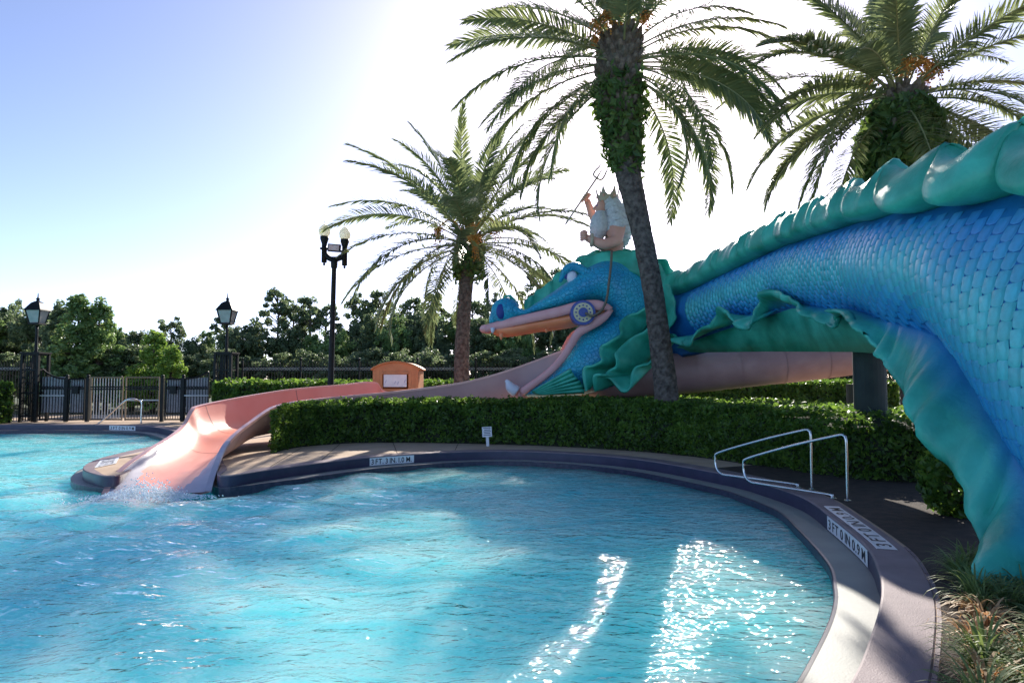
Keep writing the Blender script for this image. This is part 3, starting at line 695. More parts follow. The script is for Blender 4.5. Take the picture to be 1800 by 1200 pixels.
    for px, py, L in ((881, 588, .16), (960, 580, .08), (866, 579, .12)):
        b = MB(); a = dp(px, py, Y0-.4); b.tube([a+Vector((0, 0, .05)), a+Vector((0, 0, -L*.5)), a+Vector((0, 0, -L))], [.07, .05, .01], 8); b.build('tooth', M['tooth'] if px == 866 else M['gum'], rt, True)
    # eye under a brow
    for sgn in (-1, 1):
        e = dp(1006, 487, Y0-.72); e.y = Y0+sgn*.66
        b = MB(); b.ball(e, (.16, .14, .2), 16, 10); o = b.build('eye', M['tooth'], rt, True)
        b = MB(); b.ball((e.x-.16, e.y-sgn*.02, e.z+.04), (.07, .07, .1), 12, 8); b.build('pupil', M['navy'], o, True)
        b = MB(); bw = cat([(e.x-.34, Y0+sgn*.5, e.z-.1), (e.x-.16, Y0+sgn*.68, e.z+.22), (e.x+.1, Y0+sgn*.76, e.z+.3), (e.x+.4, Y0+sgn*.86, e.z+.12), (e.x+.8, Y0+sgn*.95, e.z+.14)], 24)
        b.tube(bw, np.interp(np.linspace(0, 1, 24), [0, .3, .7, 1], [.05, .13, .13, .04]), 10); b.build('brow', M['bluehead'], rt, True)
    # cheek bit with ring of dots
    d0 = dp(1025, 549, Y0-1.27); d0.y = Y0-1.24
    b = MB()
    def disc(mb, rad, y0, y1, n=32):
        V = [(d0.x+rad*math.cos(2*PI*k/n), y, d0.z+rad*math.sin(2*PI*k/n)) for y in (y0, y1) for k in range(n)]
        mb.add(V, [tuple(range(n)), tuple(range(2*n-1, n-1, -1))]+[(k, n+k, n+(k+1) % n, (k+1) % n) for k in range(n)])
    disc(b, .345, d0.y+.5, d0.y-.02); bit = b.build('bridle_bit', M['bitblue'], rt)
    b = MB(); disc(b, .27, d0.y, d0.y-.05); b.build('bit_face', M['cream'], bit)
    b = MB(); disc(b, .13, d0.y-.02, d0.y-.09); b.build('bit_hub', M['bitblue'], bit)
    for k in range(12):
        a = 2*PI*k/12; b = MB(); b.ball((d0.x+.2*math.cos(a), d0.y-.05, d0.z+.2*math.sin(a)), (.025, .02, .025), 6, 4); b.build('bit_stud', M['bitblue'], bit, True)
    # mane fin over the head
    def ruffle(name, rootc, rimc, n=90, m=10, amp=.12, freq=9, thick=.05, wz=.0):
        R0 = cat([dp(*p) for p in rootc], n); R1 = cat([dp(*p) for p in rimc], n); rows = []
        for k in range(n):
            s = math.sin(freq*2*PI*k/n+.8*math.sin(k*.11)); row = []
            for t in np.linspace(0, 1, m):
                p = R0[k]+(R1[k]-R0[k])*t; w = amp*t*s; row.append((p[0]+w*.3, p[1]-w-.25*amp*math.sin(PI*t), p[2]+wz*math.sin(PI*t)+.35*abs(w)*t))
            rows.append(row)
        b = MB(); b.grid(rows); o = b.build(name, M['green'], rt, True); solid(o, thick); return o
    ruffle('mane_fin', [(922, 552, 20.1), (960, 530, 20.1), (1000, 500, 20.1), (1040, 470, 20.0), (1090, 455, 19.9), (1140, 465, 19.7), (1185, 500, 19.4)],
           [(922, 530, 20.2), (950, 510, 20.3), (985, 480, 20.3), (1012, 458, 20.2), (1050, 443, 20.0), (1100, 438, 19.7), (1150, 452, 19.4), (1195, 482, 19.2)], amp=.16, freq=7)
    ruffle('mane_fin', [(1010, 490, 19.6), (1040, 478, 19.35), (1075, 470, 19.2), (1110, 478, 19.0), (1140, 500, 18.9), (1165, 540, 18.8)],
           [(1008, 470, 19.7), (1030, 452, 19.6), (1065, 445, 19.4), (1105, 442, 19.2), (1150, 458, 18.9), (1180, 490, 18.7)], amp=.10, freq=4)
    # gill ruffles
    ruffle('gill_fin', [(1165, 545, 18.8), (1140, 570, 18.78), (1120, 600, 18.78), (1100, 630, 18.8), (1075, 655, 18.85), (1050, 670, 18.9)],
           [(1140, 540, 18.5), (1094, 566, 18.35), (1086, 592, 18.3), (1062, 608, 18.3), (1052, 638, 18.3), (1030, 650, 18.3), (1027, 690, 18.4)], amp=.16, freq=3.2, thick=.06)
    ruffle('gill_fin', [(1180, 590, 18.6), (1160, 610, 18.65), (1140, 635, 18.7), (1125, 655, 18.75), (1110, 665, 18.8), (1085, 672, 18.85)],
           [(1150, 570, 18.25), (1100, 606, 18.1), (1078, 624, 18.05), (1082, 648, 18.05), (1058, 660, 18.1), (1040, 664, 18.2), (1046, 688, 18.3)], amp=.14, freq=2.6, thick=.06)
    ruffle('gill_fin', [(1185, 600, 18.5), (1168, 622, 18.5), (1150, 640, 18.55), (1130, 655, 18.6), (1112, 664, 18.65)],
           [(1160, 600, 18.1), (1142, 640, 18.05), (1118, 650, 18.0), (1098, 690, 18.05), (1074, 668, 18.1), (1052, 662, 18.2)], amp=.10, freq=2, thick=.06)
    # fan fin on the jaw
    rootc = dp(932, 691, 19.35); rows = []
    rimc = cat([dp(1003, 648, 18.85), dp(1010, 660, 18.8), dp(1022, 674, 18.8), dp(1028, 690, 18.85)], 25)
    topc = cat([dp(935, 688, 19.3), dp(938, 690, 19.3), dp(942, 692, 19.3), dp(946, 693, 19.3)], 25)
    for k in range(25):
        s = math.sin(k*1.5)
        rows.append([topc[k]+(rimc[k]-topc[k])*t+np.array([0, -.10*t*s-.06*math.sin(PI*t), 0]) for t in np.linspace(0, 1, 14)])
    b = MB(); b.grid(rows); o = b.build('jaw_fin', M['green'], rt, True); solid(o, .05)
    # green flap behind the gills
    ruffle('gill_fin', [(1165, 520, 18.6), (1170, 545, 18.6), (1170, 570, 18.6), (1165, 600, 18.6)], [(1170, 500, 18.3), (1190, 530, 18.1), (1186, 556, 18.1), (1172, 600, 18.2)], amp=.1, freq=2)
    return rt
def fin_mat():
    m = mat('serpent_fin_paint', (.008, .25, .17), (.07, .56, .42), .45, 1.5, 11, .35, 22, coat=.05, lo=.3, hi=.7)
    N, L = m.node_tree.nodes, m.node_tree.links; b = N['Principled BSDF']; src = b.inputs['Base Color'].links[0].from_socket
    a = N.new('ShaderNodeAttribute'); a.attribute_name = 'fade'
    rp = N.new('ShaderNodeValToRGB'); rp.color_ramp.elements[0].color = (1, 1, 1, 1); rp.color_ramp.elements[1].color = (0, 0, 0, 1); rp.color_ramp.elements[1].position = .5
    L.new(a.outputs['Fac'], rp.inputs[0])
    mx = N.new('ShaderNodeMix'); mx.data_type = 'RGBA'; L.new(rp.outputs[0], mx.inputs[0]); L.new(src, mx.inputs[6]); mx.inputs[7].default_value = (.012, .19, .50, 1)
    L.new(mx.outputs[2], b.inputs['Base Color']); return m
M['fin'] = fin_mat()
def scaly(m, sc, strength):
    N, L = m.node_tree.nodes, m.node_tree.links; b = N['Principled BSDF']; bp = b.inputs['Normal'].links[0].from_node
    vo = N.new('ShaderNodeTexVoronoi'); vo.feature = 'DISTANCE_TO_EDGE'; vo.inputs['Scale'].default_value = sc
    tc = N.new('ShaderNodeTexCoord'); L.new(tc.outputs['Object'], vo.inputs['Vector'])
    mr = N.new('ShaderNodeMapRange'); mr.inputs[2].default_value = .12; L.new(vo.outputs['Distance'], mr.inputs[0])
    b2 = N.new('ShaderNodeBump'); b2.inputs['Strength'].default_value = strength; b2.inputs['Distance'].default_value = .03
    L.new(mr.outputs[0], b2.inputs['Height']); L.new(bp.outputs[0], b2.inputs['Normal']); L.new(b2.outputs[0], b.inputs['Normal'])
scaly(M['bluehead'], 9, .7)
make_serpent()

# ------------------------------------------------------------------ planting bed of dark mulch between coping and hedge
ia, ib = con_index(1491, 1200), con_index(1230, 824)
i_lo, i_hi = (ia-18, ib) if ib > ia else (ib, ia+18)
idx = [i % NC for i in range(i_lo, i_hi+1)]
b = MB()
b.grid([[(CON[i][0]+NRM[i][0]*o, CON[i][1]+NRM[i][1]*o, z) for i in idx] for o, z in ((.405, -.008), (1.0, -.002), (1.6, -.002), (2.6, -.004), (4.2, -.006))])
struct('planting_bed', b.v, b.f, M['paving_dark'])
# expansion joints in the deck
for k, (p, q) in enumerate((((560, 812), (600, 777)), ((700, 800), (690, 775)), ((470, 822), (530, 786)), ((800, 790), (806, 778)))):
    a, c = gp(*p), gp(*q); d = (c-a).normalized(); n = Vector((-d.y, d.x, 0))*.008
    mesh('deck_joint', [a-n+Vector((0, 0, -.007)), a+n+Vector((0, 0, -.007)), c+n+Vector((0, 0, -.007)), c-n+Vector((0, 0, -.007))], [(0, 1, 2, 3)], M['paving_dark'], bpy.data.objects['pool_deck'])

# ------------------------------------------------------------------ leaves
def leaf_quads(P, Nrm, size, rg, spread=.9, aspect=1.7):
    """one pointed, slightly folded leaf (two triangles sharing a midrib) per point"""
    n = len(P); d = rg.normal(size=(n, 3))*spread+Nrm; d /= np.linalg.norm(d, axis=1)[:, None]
    t = np.cross(d, rg.normal(size=(n, 3))); t /= np.linalg.norm(t, axis=1)[:, None]+1e-9
    w = np.cross(d, t); s = (size*rg.uniform(.65, 1.35, n))[:, None]
    a = P-t*s*.5*aspect; c = P+t*s*.5*aspect; l = P-w*s*.5+d*s*.12; r = P+w*s*.5+d*s*.12
    V = np.stack([a, r, c, l], 1).reshape(-1, 3); i = np.arange(n)*4
    F = np.concatenate([np.stack([i, i+1, i+2], 1), np.stack([i, i+2, i+3], 1)])
    return V, F.tolist()

def hedge(front, depth, height, label, name='clipped_hedge', dens=640, size=.062, seed=1, hvar=.05, SH=.10):
    """front: ground polyline facing the pool; depth per point (towards +Y)."""
    rg = np.random.default_rng(seed); n = 80
    Fp = cat([tuple(p)+(d, h) for p, d, h in zip(front, depth, height)], n); f = Fp[:, :3]; d = Fp[:, 3]; h = Fp[:, 4]
    c = f.mean(0); r = root(name, (c[0], c[1]+.3, 0), label, 'hedge')
    rows = []; ins = .09
    for k in range(n):
        x, y = f[k, 0], f[k, 1]; e = ins if 0 < k < n-1 else ins
        rows.append([(x, y+ins, -.02), (x, y+ins, h[k]-SH-ins*1.4), (x, y+min(.8, d[k]*.6), h[k]-ins*1.3), (x, y+d[k]-ins*1.8, h[k]-ins), (x, y+d[k]-ins, h[k]-ins*1.6), (x, y+d[k]-ins, -.02)])
    b = MB(); b.grid(rows); b.f += [tuple(range(6)), tuple((n-1)*6+k for k in range(6))[::-1]]
    b.build('twigs', M['hedge_core'], r)
    L = np.linalg.norm(f[-1]-f[0]); P, N_ = [], []
    def samp(cnt, face):
        k = rg.uniform(0, n-1, cnt); i = k.astype(int).clip(0, n-2); u = (k-i)[:, None]
        p = f[i]*(1-u)+f[i+1]*u; dd = d[i]*(1-u[:, 0])+d[i+1]*u[:, 0]; hh = h[i]*(1-u[:, 0])+h[i+1]*u[:, 0]
        wob = np.array([noise.noise(Vector((q[0]*1.1, q[1]*1.1, seed*7.1))) for q in p])*hvar
        if face == 'front': z = rg.uniform(0.02, 1, cnt)**.9*(hh-SH); off = np.abs(rg.normal(0, .05, cnt))-.03+np.array([noise.noise(Vector((q[0]*2, zz*2.5, seed))) for q, zz in zip(p, z)])*.10; q = np.stack([p[:, 0], p[:, 1]+off, z+wob*(z/hh)], 1); nn = np.tile([0, -1, .25], (cnt, 1))
        elif face == 'back': z = rg.uniform(.1, 1, cnt)*hh; q = np.stack([p[:, 0], p[:, 1]+dd+rg.normal(0, .04, cnt), z], 1); nn = np.tile([0, 1, .3], (cnt, 1))
        else:
            t = rg.uniform(0, 1, cnt); yy = p[:, 1]+t*dd
            w2 = np.array([noise.noise(Vector((a*1.7, c_*1.7, seed*3.3)))+.5*noise.noise(Vector((a*5, c_*5, 2.))) for a, c_ in zip(p[:, 0], yy)])*hvar*1.3
            q = np.stack([p[:, 0], yy, hh-SH*(1-np.clip(t*dd/np.minimum(.8, dd*.6), 0, 1))**1.5+w2+rg.normal(.01, .045, cnt)], 1); nn = np.tile([0, -.1, 1.], (cnt, 1))
        P.append(q); N_.append(nn)
    samp(int(L*h.mean()*dens*1.5), 'front'); samp(int(L*h.mean()*dens*.5), 'back'); samp(int(L*d.mean()*dens*1.25), 'top')
    for end, k in ((-1, 0), (1, n-1)):
        cnt = int(d[k]*h[k]*dens*1.5); q = np.stack([f[k, 0]+rg.normal(0, .04, cnt), f[k, 1]+rg.uniform(0, 1, cnt)*d[k], rg.uniform(.02, 1, cnt)*h[k]], 1); P.append(q); N_.append(np.tile([end, 0, .2], (cnt, 1)))
    V, Fc = leaf_quads(np.concatenate(P), np.concatenate(N_), size, rg)
    mesh('foliage', V, Fc, M['hedge'], r, kind='stuff')
hp = [(478, 796), (520, 786), (600, 779), (700, 777), (860, 780), (1000, 785), (1150, 795), (1250, 806), (1400, 828), (1500, 842), (1600, 848), (1720, 850)]
hedge([gp(*p) for p in hp], [1.0, 1.0, .9, .95, 1.0, 2.0, 3.8, 5.6, 7.6, 8.0, 8.2, 8.2], [.98, 1.02, 1.06, 1.08, 1.1, 1.12, 1.12, 1.10, 1.08, 1.08, 1.08, 1.08],
      'long clipped green hedge curving along the pool deck beneath the serpent', seed=2)
hedge([(-11.6, 26.6, 0), (-8, 26.7, 0), (-4, 26.7, 0), (2, 26.6, 0), (9, 26.6, 0), (15, 26.6, 0)], [1.2]*6, [1.62]*6, 'tall straight hedge running along the iron fence behind the slide', dens=200, size=.11, seed=4, hvar=.06)
hedge([(-30, 26.4, 0), (-27, 26.4, 0), (-24, 26.4, 0), (-20.2, 26.5, 0)], [1.2]*4, [1.6]*4, 'short hedge block left of the iron gate lamp pier', dens=200, size=.11, seed=5, hvar=.10)

# ------------------------------------------------------------------ palms
def frond_mesh(L, e0, bend, seed, pairs=100, ll=.62):
    rg = np.random.default_rng(seed); n = 26; pts = [np.zeros(3)]; tang = []
    side_bend = rg.normal(0, .16); roll = rg.normal(0, .55)
    for k in range(n):
        s = k/n; e = e0-bend*s**1.25; az = side_bend*s
        t = np.array([math.cos(e)*math.cos(az), math.cos(e)*math.sin(az), math.sin(e)]); tang.append(t); pts.append(pts[-1]+t*L/n)
    tang.append(tang[-1]); pts = np.array(pts); tang = np.array(tang)
    b = MB(); b.tube(pts, np.interp(np.linspace(0, 1, n+1), [0, .1, 1], [.045, .026, .006]), 5, cap=False)
    nr = len(b.f)
    for j in range(pairs):
        s = .17+.83*(j+.5)/pairs; f = s*n; i = int(min(f, n-1)); u = f-i
        p = pts[i]*(1-u)+pts[i+1]*u; t = tang[i]
        up = np.array([0, 0, 1.])-t*t[2]; up /= np.linalg.norm(up)+1e-6; sd = np.cross(t, up); rl = roll*min(1, s*1.6); up, sd = up*math.cos(rl)+sd*math.sin(rl), sd*math.cos(rl)-up*math.sin(rl)
        env = (1-((s-.50)/.62)**2); l = ll*max(.22, env)*rg.uniform(.85, 1.1)
        phi = math.radians(np.interp(s, [.17, .5, 1], [68, 50, 18]))+rg.normal(0, .09)
        for sg in (-1, 1):
            v_up = rg.uniform(-.05, .75)
            d = t*math.cos(phi)+sd*sg*math.sin(phi)+up*v_up*math.sin(phi); d /= np.linalg.norm(d)
            w = np.cross(d, up*.8+sd*sg*.5); w /= np.linalg.norm(w)+1e-6; ww = .027*np.interp(s, [.17, .5, 1], [.7, 1, .7])
            a = p+t*rg.normal(0, .01); m = a+d*l*.5; e = a+d*l+np.array([0, 0, -.12*l])
            b.add([a-w*ww*.6, a+w*ww*.6, m+w*ww, m-w*ww, e], [(0, 1, 2, 3), (3, 2, 4)])
    me = bpy.data.meshes.new('frond'); me.from_pydata([tuple(v) for v in b.v], [], b.f)
    me.materials.append(M['rachis']); me.materials.append(M['frond'])
    mi = np.zeros(len(b.f), int); mi[nr:] = 1; me.polygons.foreach_set('material_index', mi.tolist()); me.update()
    return me
FR = {}
def fronds(rt, top, N, L, seed, emax=84, emin=-28, bendk=1.0, key='a', az0=0, spread=0, drop=0):
    rg = np.random.default_rng(seed); cls = 9
    for i in range(N):
        q = ((i+.5)/N)**.9; ci = min(cls-1, int(q*cls)); k = (key, ci, i % 2)
        if k not in FR:
            e = emax+(emin-emax)*(ci+.5)/cls; bend = (48+34*(ci/cls))*bendk+(10 if i % 2 else -6)
            FR[k] = frond_mesh(L*(.88+.12*math.sin(PI*ci/cls)), math.radians(e), math.radians(bend), seed*31+ci*2+i % 2)
        o = bpy.data.objects.new('frond', FR[k]); COL.objects.link(o); o.parent = rt
        az = az0+i*2.39996+rg.normal(0, .12)
        if spread and q > .48: az = (0 if i % 2 else PI)+rg.normal(0, spread)
        sc = rg.uniform(.9, 1.08)
        o.location = Vector(top)-ORG[rt.name]+Vector((math.cos(az)*.16, math.sin(az)*.16, .28*(1-q)-.15-(.25+drop)*q))
        o.rotation_euler = (rg.normal(0, .12), rg.normal(0, .07), az); o.scale = (sc, sc, sc)
def trunk(rt, path, rad, m_=None, name='trunk', dia=14, pitch=.17, amp=.10, nseg=170, nn=28):
    P = cat(path, nseg); R = np.interp(np.linspace(0, 1, nseg), np.linspace(0, 1, len(rad)), rad)
    d = np.r_[0, np.cumsum(np.linalg.norm(np.diff(P, axis=0), axis=1))]; rows = []
    for i in range(nseg):
        row = []
        for k in range(nn):
            a = 2*PI*k/nn; z = d[i]/pitch
            u = (a*dia/(2*PI)/2+z/2) % 1; v = (a*dia/(2*PI)/2-z/2) % 1
            g = max(abs(u-.5), abs(v-.5))*2; rr = R[i]*(1+amp*(.5-g**3)+.05*noise.noise(Vector((math.cos(a)*2, math.sin(a)*2, d[i]*3))))
            row.append((P[i, 0]+rr*math.cos(a), P[i, 1]+rr*math.sin(a), P[i, 2]))
        rows.append(row)
    b = MB(); b.grid(rows, closed=True); b.f += [tuple((nseg-1)*nn+k for k in range(nn))]
    return b.build(name, m_ or M['bark'], rt, False)
def boots(rt, path, rad, count, seed, ferns=0, fsize=.12, fz=(0, 1), hang=0):
    """cut leaf bases wrapped round the head of the trunk, with ferns growing from them"""
    rg = np.random.default_rng(seed); P = cat(path, 40); R = np.interp(np.linspace(0, 1, 40), np.linspace(0, 1, len(rad)), rad)
    b = MB(); b.grid([[(P[i, 0]+R[i]*.86*math.cos(2*PI*k/20), P[i, 1]+R[i]*.86*math.sin(2*PI*k/20), P[i, 2]) for k in range(20)] for i in range(40)], closed=True)
    b.f += [tuple(range(20))[::-1], tuple(39*20+k for k in range(20))]
    for i in range(count):
        t = (i+.5)/count; f = t*39; k = int(min(f, 38)); c = P[k]; a = i*2.39996; r_ = R[k]
        o = np.array([math.cos(a), math.sin(a), 0]); p0 = c+o*r_*.74; p1 = c+o*(r_*1.02)+np.array([0, 0, .20])
        b.tube([p0, (p0+p1)/2+o*.05, p1], [.09, .075, .045], 5)
    b.build('leaf_bases', M['boot'], rt)
    if ferns:
        k = rg.uniform(fz[0], fz[1], ferns)*38.9; i = k.astype(int); a = rg.uniform(0, 2*PI, ferns)
        lump = np.array([noise.noise(Vector((math.cos(q)*1.6, math.sin(q)*1.6, kk*.16+seed))) for q, kk in zip(a, k)])
        rr = R[i]*(.98+.20*lump)+np.abs(rg.normal(0, .07, ferns)); o = np.stack([np.cos(a), np.sin(a), np.zeros(ferns)], 1)
        pos = P[i]+o*rr[:, None]+np.array([0, 0, 1])*rg.uniform(-.06, .06, ferns)[:, None]-np.array([0, 0, 1])*hang*rg.uniform(0, 1, ferns)[:, None]
        V, Fc = leaf_quads(pos, o+np.array([0, 0, -.4]), fsize, rg, .8, 2.6); mesh('fern_growth', V, Fc, M['fern'], rt, kind='stuff')
def fruit(rt, top, az, L, drop, seed, n=90, stalk=True):
    rg = np.random.default_rng(seed); top = Vector(top); d = Vector((math.cos(az), math.sin(az), 0)); b = MB()
    tip = top+d*L+Vector((0, 0, .25-drop*.3)); b.tube(cat([top, top+d*L*.5+Vector((0, 0, .35)), tip], 10), .025, 5)
    for _ in range(n):
        q = tip+Vector((rg.normal(0, .10), rg.normal(0, .10), -abs(rg.normal(0, .28))*drop))
        b.tube([tip, q], .006, 3, cap=False); b.ball(q, .026, 5, 4)
    b.build('fruit_cluster', M['fruit'], rt, True)

# slender palm between slide and serpent head
b0 = dp(812, 690, 24); b0.z = 0; t0 = dp(825, 418, 24)
p1 = root('date_palm', b0, 'date palm with orange fruit clusters standing behind the wooden hut', 'palm tree', 'date palms')
trunk(p1, [b0-Vector((0, 0, .05)), dp(812, 620, 24), dp(818, 520, 24), dp(825, 430, 24)], [.31, .26, .23, .26])
boots(p1, [dp(822, 480, 24), dp(824, 450, 24), dp(826, 415, 24)], [.36, .5, .36], 70, 3, 700, .10, (.1, .9), .5)
fronds(p1, t0, 52, 4.95, 11, 86, -24, .92, 'a')
fruit(p1, t0+Vector((.1, -.3, .1)), -1.2, .45, 1.3, 1, 160); fruit(p1, t0+Vector((.2, -.2, .3)), -.5, .9, .8, 2); fruit(p1, t0+Vector((-.2, -.2, .2)), 3.7, 1.0, .9, 4)
b = MB(); c = dp(826, 402, 23.5); b.tube(cat([c+Vector((0, 0, .45)), c+Vector((0, 0, .15)), c-Vector((0, 0, .25)), c-Vector((0, 0, .5))], 10), [.02, .06, .11, .14, .16, .17, .17, .16, .13, .05], 10); b.build('fruit_sheath', M['fruit'], p1, True)

# tall leaning palm in front of the serpent
YB = 17.0
b0 = dp(1172, 735, YB); b0.z = 0; t0 = dp(1096, 70, YB)
p2 = root('date_palm', b0, 'tall leaning date palm with ferny crown trunk before the serpent neck', 'palm tree', 'date palms')
trunk(p2, [b0-Vector((0, 0, .05)), dp(1171, 690, YB), dp(1160, 600, YB), dp(1146, 500, YB), dp(1126, 400, YB), dp(1105, 310, YB), dp(1096, 250, YB)], [.33, .30, .27, .255, .25, .255, .30, .36], pitch=.14, dia=12, nseg=240)
boots(p2, [dp(1102, 295, YB), dp(1094, 230, YB), dp(1088, 165, YB), dp(1088, 110, YB), dp(1094, 60, YB)], [.31, .42, .58, .58, .52], 190, 6, 1250, .10, (.02, .70), .25)
fronds(p2, t0, 50, 4.4, 23, 84, -36, .92, 'b', az0=.5, spread=.42, drop=.6)
for k, a in enumerate((-2.2, -1.0, 2.6, 3.6)): fruit(p2, t0+Vector((0, 0, .3)), a, .8, .7, 20+k, 60)

# palm behind the serpent body
YC = 16.2
t0 = dp(1583, 160, YC); b0 = Vector((t0.x+.15, YC, 0))
p3 = root('date_palm', b0, 'date palm with thick fern covered crown trunk rising behind the serpent back', 'palm tree', 'date palms')
trunk(p3, [b0-Vector((0, 0, .05)), b0+Vector((0, 0, 2.5)), b0+Vector((-.05, 0, 4.5)), dp(1585, 300, YC)], [.36, .33, .31, .34])
boots(p3, [dp(1578, 335, YC), dp(1580, 290, YC), dp(1582, 235, YC), dp(1583, 190, YC), dp(1583, 160, YC)], [.55, .82, .85, .70, .45], 140, 9, 4200, .12, (.0, .88), .1)
fronds(p3, t0, 52, 4.5, 37, 85, -38, .92, 'c', az0=1.1, spread=.7)
for k, a in enumerate((-2.0, -1.3, -.6, 2.6, .2)): fruit(p3, t0+Vector((0, 0, .4)), a, .7, .6, 30+k, 80)

# ------------------------------------------------------------------ trees beyond the fence
def tree_meshes(kind, seed):
    rg = np.random.default_rng(seed); tb = MB(); H = 8.0; P = []; leaf = .30
    if kind == 'pine':
        tb.tube(cat([(0, 0, -.1), (rg.normal(0, .1), 0, 3), (rg.normal(0, .2), .1, 6), (0, 0, 7.8)], 14), np.linspace(.16, .04, 14), 7)
        cl = []
        for i in range(60):
            z = rg.uniform(3.0, 7.9); a = rg.uniform(0, 6.28); r_ = (.35+1.5*math.sin(min(1, (8.3-z)/4.2)*PI*.6))*rg.uniform(.5, 1)
            c = np.array([math.cos(a)*r_, math.sin(a)*r_, z+.25]); cl.append((c, rg.uniform(.22, .42), .8)); tb.tube([(0, 0, z-.35), c*.5+np.array([0, 0, z*.5-.12]), c], [.035, .025, .012], 4, cap=False)
        per = 60; leaf = .15
    elif kind == 'conifer':
        tb.tube([(0, 0, -.1), (0, 0, 4), (0, 0, 7.8)], [.18, .1, .02], 7); cl = []
        for i in range(170):
            z = 7.9-7.2*rg.uniform(0, 1)**.8; r_ = (8.1-z)*.30*rg.uniform(.5, 1.05)+.1; a = rg.uniform(0, 6.28)
            c = np.array([math.cos(a)*r_, math.sin(a)*r_, z]); cl.append((c, rg.uniform(.22, .40), .9)); tb.tube([(0, 0, z-.1), c], [.03, .01], 4, cap=False)
        per = 48; leaf = .15
    else:
        tb.tube(cat([(0, 0, -.1), (.1, 0, 2), (-.1, .1, 4), (0, 0, 6)], 10), np.linspace(.2, .06, 10), 7); cl = []
        lobes = [(rg.normal(0, .8), rg.normal(0, .8), rg.uniform(2.6, 6.4), rg.uniform(1.0, 1.6)) for _ in range(9)]+[(0, 0, 6.6, .9), (.3, 0, 1.8, 1.4)]
        for i in range(230):
            lx, ly, lz, lr = lobes[rg.integers(len(lobes))]; v = rg.normal(size=3); v /= np.linalg.norm(v)
            c = np.array([lx, ly, lz])+v*lr*rg.uniform(.45, 1.18)*np.array([1, 1, .95]); c[2] = np.clip(c[2], .5, 7.9); cl.append((c, rg.uniform(.18, .42), 1.15))
            if i % 9 == 0: tb.tube([(0, 0, max(.8, c[2]-1.2)), c], [.05, .012], 4, cap=False)
        per = 60; leaf = .135
    pts, nn = [], []
    for c, r_, fl in cl:
        v = rg.normal(size=(per, 3)); v /= np.linalg.norm(v, axis=1)[:, None]; rad = rg.uniform(.2, 1, per)**.5
        q = v*rad[:, None]*r_*np.array([1, 1, fl]); pts.append(c+q); nn.append(v+np.array([0, 0, .3]))
    V, Fc = leaf_quads(np.concatenate(pts), np.concatenate(nn), leaf, rg, .9, 1.5)
    tm = bpy.data.meshes.new('trunk'); tm.from_pydata([tuple(v) for v in tb.v], [], tb.f); tm.materials.append(M['wood_bark'])
    cm = bpy.data.meshes.new('crown'); cm.from_pydata(V.tolist(), [], Fc)
    return tm, cm
TV = {}
def tree(px, top, Y, kind, v, leafm, label, wide=1.0, group='trees beyond the fence'):
    k = (kind, v, leafm)
    if k not in TV:
        tm, cm = tree_meshes(kind, 100+v*7+len(kind)); cm.materials.append(M[leafm]); TV[k] = (tm, cm)
    tm, cm = TV[k]; t = dp(px, top, Y); h = t.z/8.0
    r = bpy.data.objects.new({'pine': 'pine_tree', 'conifer': 'cypress_tree', 'broad': 'broadleaf_tree'}[kind], None); COL.objects.link(r); r.location = (t.x, Y, 0); r.rotation_euler = (0, 0, random.uniform(0, 6.28)); r.scale = (h*wide, h*wide, h)
    r['label'] = label; r['category'] = 'tree'; r['group'] = group
    for nm, me in (('trunk', tm), ('crown', cm)):
        o = bpy.data.objects.new(nm, me); COL.objects.link(o); o.parent = r
LB = {'leaf1': 'dark green bushy tree in the row beyond the iron fence', 'leaf2': 'mid green bushy tree in the row beyond the iron fence'}
for i, (px, top, Y) in enumerate([(-60, 520, 42), (10, 520, 44), (60, 530, 46), (205, 566, 48), (245, 572, 47), (335, 585, 46), (362, 572, 47), (410, 568, 44), (445, 560, 46), (590, 575, 44), (655, 540, 45),
                                  (625, 560, 47), (700, 545, 44), (735, 535, 46), (770, 545, 44), (805, 540, 46), (845, 548, 45), (885, 560, 46), (925, 555, 44), (965, 545, 46), (1005, 540, 45), (1050, 545, 47), (1100, 545, 45), (1180, 555, 45),
                                  (1260, 560, 45), (1340, 560, 45), (1420, 560, 44), (1500, 560, 45), (1600, 560, 44), (520, 570, 46), (550, 580, 45)]):
    lm = 'leaf1' if i % 3 else 'leaf2'
    tree(px, top, Y, 'broad', i % 4, lm, LB[lm], random.uniform(.85, 1.1))
for i in range(34):      # lower second growth that closes the view under the crowns
    px = -80+i*52+random.uniform(-14, 14); tree(px, random.uniform(598, 622), random.uniform(38, 41), 'broad', (i+1) % 4, 'leaf1', 'low dark undergrowth tree just beyond the iron fence', 1.5, 'undergrowth trees beyond the fence')
for i, (px, top, Y) in enumerate([(488, 514, 47), (515, 528, 48), (545, 530, 47), (575, 540, 48), (640, 518, 50), (668, 520, 50), (722, 528, 52), (830, 525, 50), (950, 482, 47), (985, 476, 48), (300, 560, 50), (395, 552, 50), (760, 522, 50), (870, 520, 52)]):
    tree(px, top, Y, 'pine', i % 3, 'leaf1', 'slender pine with bare lower trunk beyond the fence', .95, 'pines beyond the fence')
tree(140, 514, 37, 'conifer', 0, 'leaf2', 'tallest feathery mid green cypress beyond the iron gate', 1.25); tree(176, 524, 37.5, 'conifer', 1, 'leaf2', 'feathery mid green cypress between the tallest cypress and the bright yellow green one', 1.2)
tree(108, 530, 38.5, 'conifer', 1, 'leaf1', 'dark narrow cypress beyond the gate behind the feathery green ones', 1.1)
